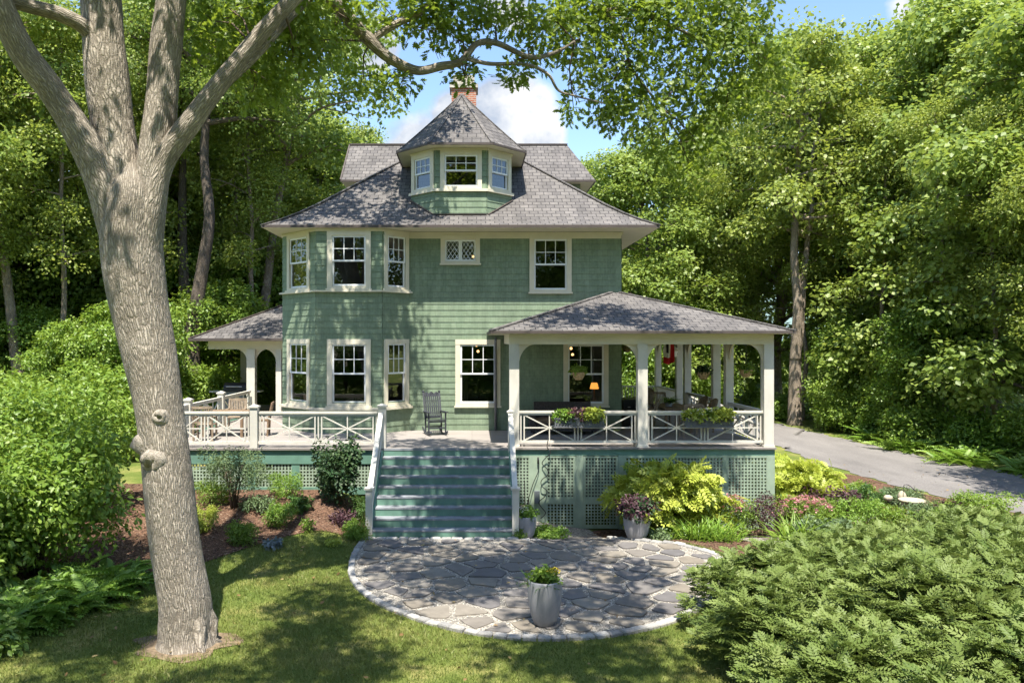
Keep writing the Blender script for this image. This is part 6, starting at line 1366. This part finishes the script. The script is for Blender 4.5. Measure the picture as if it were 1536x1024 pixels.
def e1(o, x, y, z): grassy(o, x - .05, y, z, 150, .27, 'deep_leaf'); fol(o, 'foliage', x, y, z + .08, .2, .2, .13, .08, 80, 'hedge_leaf'); blooms(o, dome(x + .14, y - .02, z + .15, .09, .09, .08, 9), .06, 'yellow_petal', 8)
pot(wx(817, 12.0), 12.0, .27, .70, 'tall grey glazed pot with dark green grassy leaves at the front of the patio', e1)
def e2(o, x, y, z):
    fol(o, 'foliage', x, y, z + .12, .24, .22, .14, .06, 130, 'bright_leaf'); blooms(o, dome(x - .06, y - .08, z + .14, .17, .13, .12, 16), .05, 'white_petal', 8); m = MB()
    for a, b in ((-.02, .85), (.05, .5), (-.1, .35)): m.tube([(x + a, y, z), (x + a * 1.4, y, z + b)], [.014, .009], 6)
    m.build('stake', 'twig', o); m = MB(); m.ball((x - .08, y + .02, z + .24), .075, 8, (1, 1, .8)); m.build('clay_ornament', 'coir', o, True)
pot(wx(789, 17.45), 17.45, .235, .50, 'small grey glazed pot of white flowers at the foot of the steps', e2)
def e3(o, x, y, z): fol(o, 'foliage', x, y, z + .12, .42, .38, .22, .085, 230, 'purple_leaf', None, 8, .11); fol(o, 'foliage', x + .05, y - .1, z + .1, .40, .3, .24, .075, 150, 'dark_leaf', None, 8, .1); fol(o, 'trailing_leaves', x + .2, y - .2, z, .26, .2, .12, .07, 50, 'lime_leaf')
pot(wx(955, 17.5), 17.5, .31, .68, 'grey glazed pot of dark purple foliage in front of the lime shrub', e3)
def fbox(x0, x1, label, pale):
    y = PY - .16; z = DECK + .52; xc = (x0 + x1) / 2; o = thing('flower_box', label, 'planter', (xc, y, z)); m = MB(); h, d = .25, .11
    for q0, q1 in ((0, .03), (h - .03, h)): m.box((x0, y - d, z + q0), (x1, y - d + .015, z + q1)); m.box((x0, y + d - .015, z + q0), (x1, y + d, z + q1)); m.box((x0, y - d + .0151, z + q0), (x0 + .015, y + d - .0151, z + q1)); m.box((x1 - .015, y - d + .0151, z + q0), (x1, y + d - .0151, z + q1))
    n = int((x1 - x0) / .075)
    for k in range(n): a = x0 + .02 + (x1 - x0 - .04) * k / n; b = a + (x1 - x0 - .04) / n; m.bar((a, y - d + .005, z + .02), (b, y - d + .005, z + h - .02), .012, .01, (0, 1, 0)); m.bar((b, y - d + .012, z + .02), (a, y - d + .012, z + h - .02), .012, .01, (0, 1, 0))
    m.build('basket', 'zinc', o); m = MB(); m.box((x0 + .02, y - d + .025, z + .01), (x1 - .02, y + d - .02, z + h - .02)); m.build('liner', 'grey_box', o)
    fol(o, 'foliage', x0 + (x1 - x0) * .2, y, z + h + .05, .28, .14, .13, .085, 90, 'lime_leaf' if pale else 'bright_leaf'); fol(o, 'foliage', x0 + (x1 - x0) * .75, y - .03, z + h + .06, .32, .17, .17, .085, 110, 'lime_leaf'); fol(o, 'foliage', xc, y, z + h + .06, .5, .12, .13, .08, 70, 'hedge_leaf' if pale else 'purple_leaf')
    blooms(o, dome(xc, y - .03, z + h + .05, .55, .13, .17, 22 if pale else 8), .07, 'white_petal' if pale else 'pink_petal', 8)
fbox(wx(831, 19.7), wx(907, 19.7), 'grey lattice flower box with green and purple plants on the left porch railing bay', False); fbox(wx(1028, 19.7), wx(1100, 19.7), 'grey lattice flower box with pale yellow and white plants near the porch corner', True)
def basket(x, y, z, label, leafm):
    o = thing('hanging_basket', label, 'hanging basket', (x, y, z)); m = MB(); m.lathe((x, y, z), [(.001, 0), (.09, .01), (.14, .08), (.185, .20), (.19, .22), (.17, .21)], 18); m.build('basket', 'coir', o, True)
    m = MB()
    for k in range(3): a = k * 2.09; m.tube([(x + .18 * math.cos(a), y + .18 * math.sin(a), z + .21), (x, y, z + .55)], .005, 4)
    m.tube([(x, y, z + .55), (x, y, 4.36)], .005, 4); m.build('chain', 'black_iron', o); fol(o, 'foliage', x, y, z + .26, .2, .2, .10, .07, 70, leafm)
basket(wx(940, 26.5), 26.5, 4.05, 'small coir basket hanging at the far left of the right porch opening', 'hedge_leaf'); basket(wx(1055, 21.6), 21.6, wz(569, 21.6), 'coir hanging basket between the inner side porch posts and the corner post', 'dark_leaf'); basket(wx(1119, 21.2), 21.2, wz(566, 21.2), 'coir hanging basket nearest the right corner post', 'hedge_leaf'); basket(wx(868, 20.6), 20.6, wz(570, 20.6), 'grey hanging basket with trailing ivy in front of the porch window', 'hedge_leaf')
tp = thing('potted_fern', 'small potted fern on the long porch dining table', 'potted plant', (6.0, 23.4, DECK + .74)); m = MB(); m.lathe((6.0, 23.4, DECK + .74), [(.09, 0), (.13, .14), (.12, .14), (.001, .12)], 14); m.build('pot', 'pot_glaze', tp, True); grassy(tp, 6.0, 23.4, DECK + .86, 140, .38, 'fern_leaf', .9, .05)
# ================================================================ camera, sun, sky
cam = bpy.data.cameras.new('camera'); co_ = bpy.data.objects.new('camera', cam); COL.objects.link(co_); SC.camera = co_
co_.location = (0, 0, H); co_.rotation_euler = (PI / 2, 0, 0); cam.sensor_width = 36; cam.lens = 27; cam.shift_x = 60 / 1536; cam.shift_y = -1 / 1536; cam.clip_end = 2000; cam.clip_start = .1
EL, AZ = math.radians(66.5), math.radians(-3)
sl = bpy.data.lights.new('sun', 'SUN'); so_ = bpy.data.objects.new('sun', sl); COL.objects.link(so_); sl.energy = 4.7; sl.angle = math.radians(.53); sl.color = (1, .94, .82)
so_.rotation_euler = (PI / 2 - EL, 0, AZ); so_.location = (0, -10, 40)
w = bpy.data.worlds.new('World'); SC.world = w; w.use_nodes = True; nt = w.node_tree; nt.nodes.clear()
out = nt.nodes.new('ShaderNodeOutputWorld'); sky = nt.nodes.new('ShaderNodeTexSky'); sky.sky_type = 'NISHITA'; sky.sun_disc = False; sky.sun_elevation = EL; sky.sun_rotation = PI - AZ; sky.air_density = 1.0; sky.dust_density = .6; sky.ozone_density = 3.0
bg = nd(nt, 'Background', {'Color': sky.outputs[0], 'Strength': .125}); tc = co(nt, 'Generated')
# fair-weather clouds: noise shaped around a few banks in the sky
nz = noise(nt, tc, 9, 8, .58, (1, 1, 1.6)); mask = None
def dirv(x, y): return Vector(((x - CX) / F, 1, -(y - CY) / F)).normalized()
for x, y, r0, r1 in ((765, 185, .03, .085), (700, 195, .02, .075), (640, 250, .02, .10), (800, 215, .02, .055), (1430, 10, .02, .08), (560, 70, .01, .05), (30, 330, .0, .12), (760, 10, .0, .05)):
    d = nd(nt, 'VectorMath', {0: tc, 1: tuple(dirv(x, y))}, operation='DISTANCE').outputs['Value']
    m_ = nd(nt, 'MapRange', {'Value': d, 'From Min': r0, 'From Max': r1, 'To Min': 1.0, 'To Max': 0.0}).outputs[0]
    mask = m_ if mask is None else nd(nt, 'Math', {0: mask, 1: m_}, operation='MAXIMUM').outputs[0]
nz2 = noise(nt, tc, 2.3, 6, .6)
hi = nd(nt, 'MapRange', {'Value': nz2, 'From Min': .6, 'From Max': .85, 'To Min': 0.0, 'To Max': .35}).outputs[0]; mask = nd(nt, 'Math', {0: mask, 1: hi}, operation='MAXIMUM').outputs[0]
s = nd(nt, 'Math', {0: mask, 1: nd(nt, 'Math', {0: nz, 1: .5}, operation='SUBTRACT').outputs[0]}, operation='ADD').outputs[0]
den = nd(nt, 'MapRange', {'Value': s, 'From Min': .33, 'From Max': .58, 'To Min': 0.0, 'To Max': .93}).outputs[0]
cc_ = ramp(nt, noise(nt, tc, 14, 6, .55), [(.38, (.50, .56, .66)), (.58, (1, .98, .95))])
cl = nd(nt, 'Background', {'Color': cc_, 'Strength': .46}); mx = nd(nt, 'MixShader', {0: den, 1: bg.outputs[0], 2: cl.outputs[0]}); nt.links.new(mx.outputs[0], out.inputs[0])
vs = SC.view_settings; SC.display_settings.display_device = 'sRGB'; vs.view_transform = 'Standard'; vs.look = 'None'; vs.gamma = 1; vs.use_curve_mapping = False; vs.exposure = 1.35
SC.render.engine = 'CYCLES'; cy = SC.cycles; cy.use_denoising = True; cy.max_bounces = 7; cy.diffuse_bounces = 4; cy.glossy_bounces = 3; cy.transmission_bounces = 4; cy.transparent_max_bounces = 12; cy.sample_clamp_indirect = 6; cy.use_adaptive_sampling = True; cy.adaptive_threshold = .02
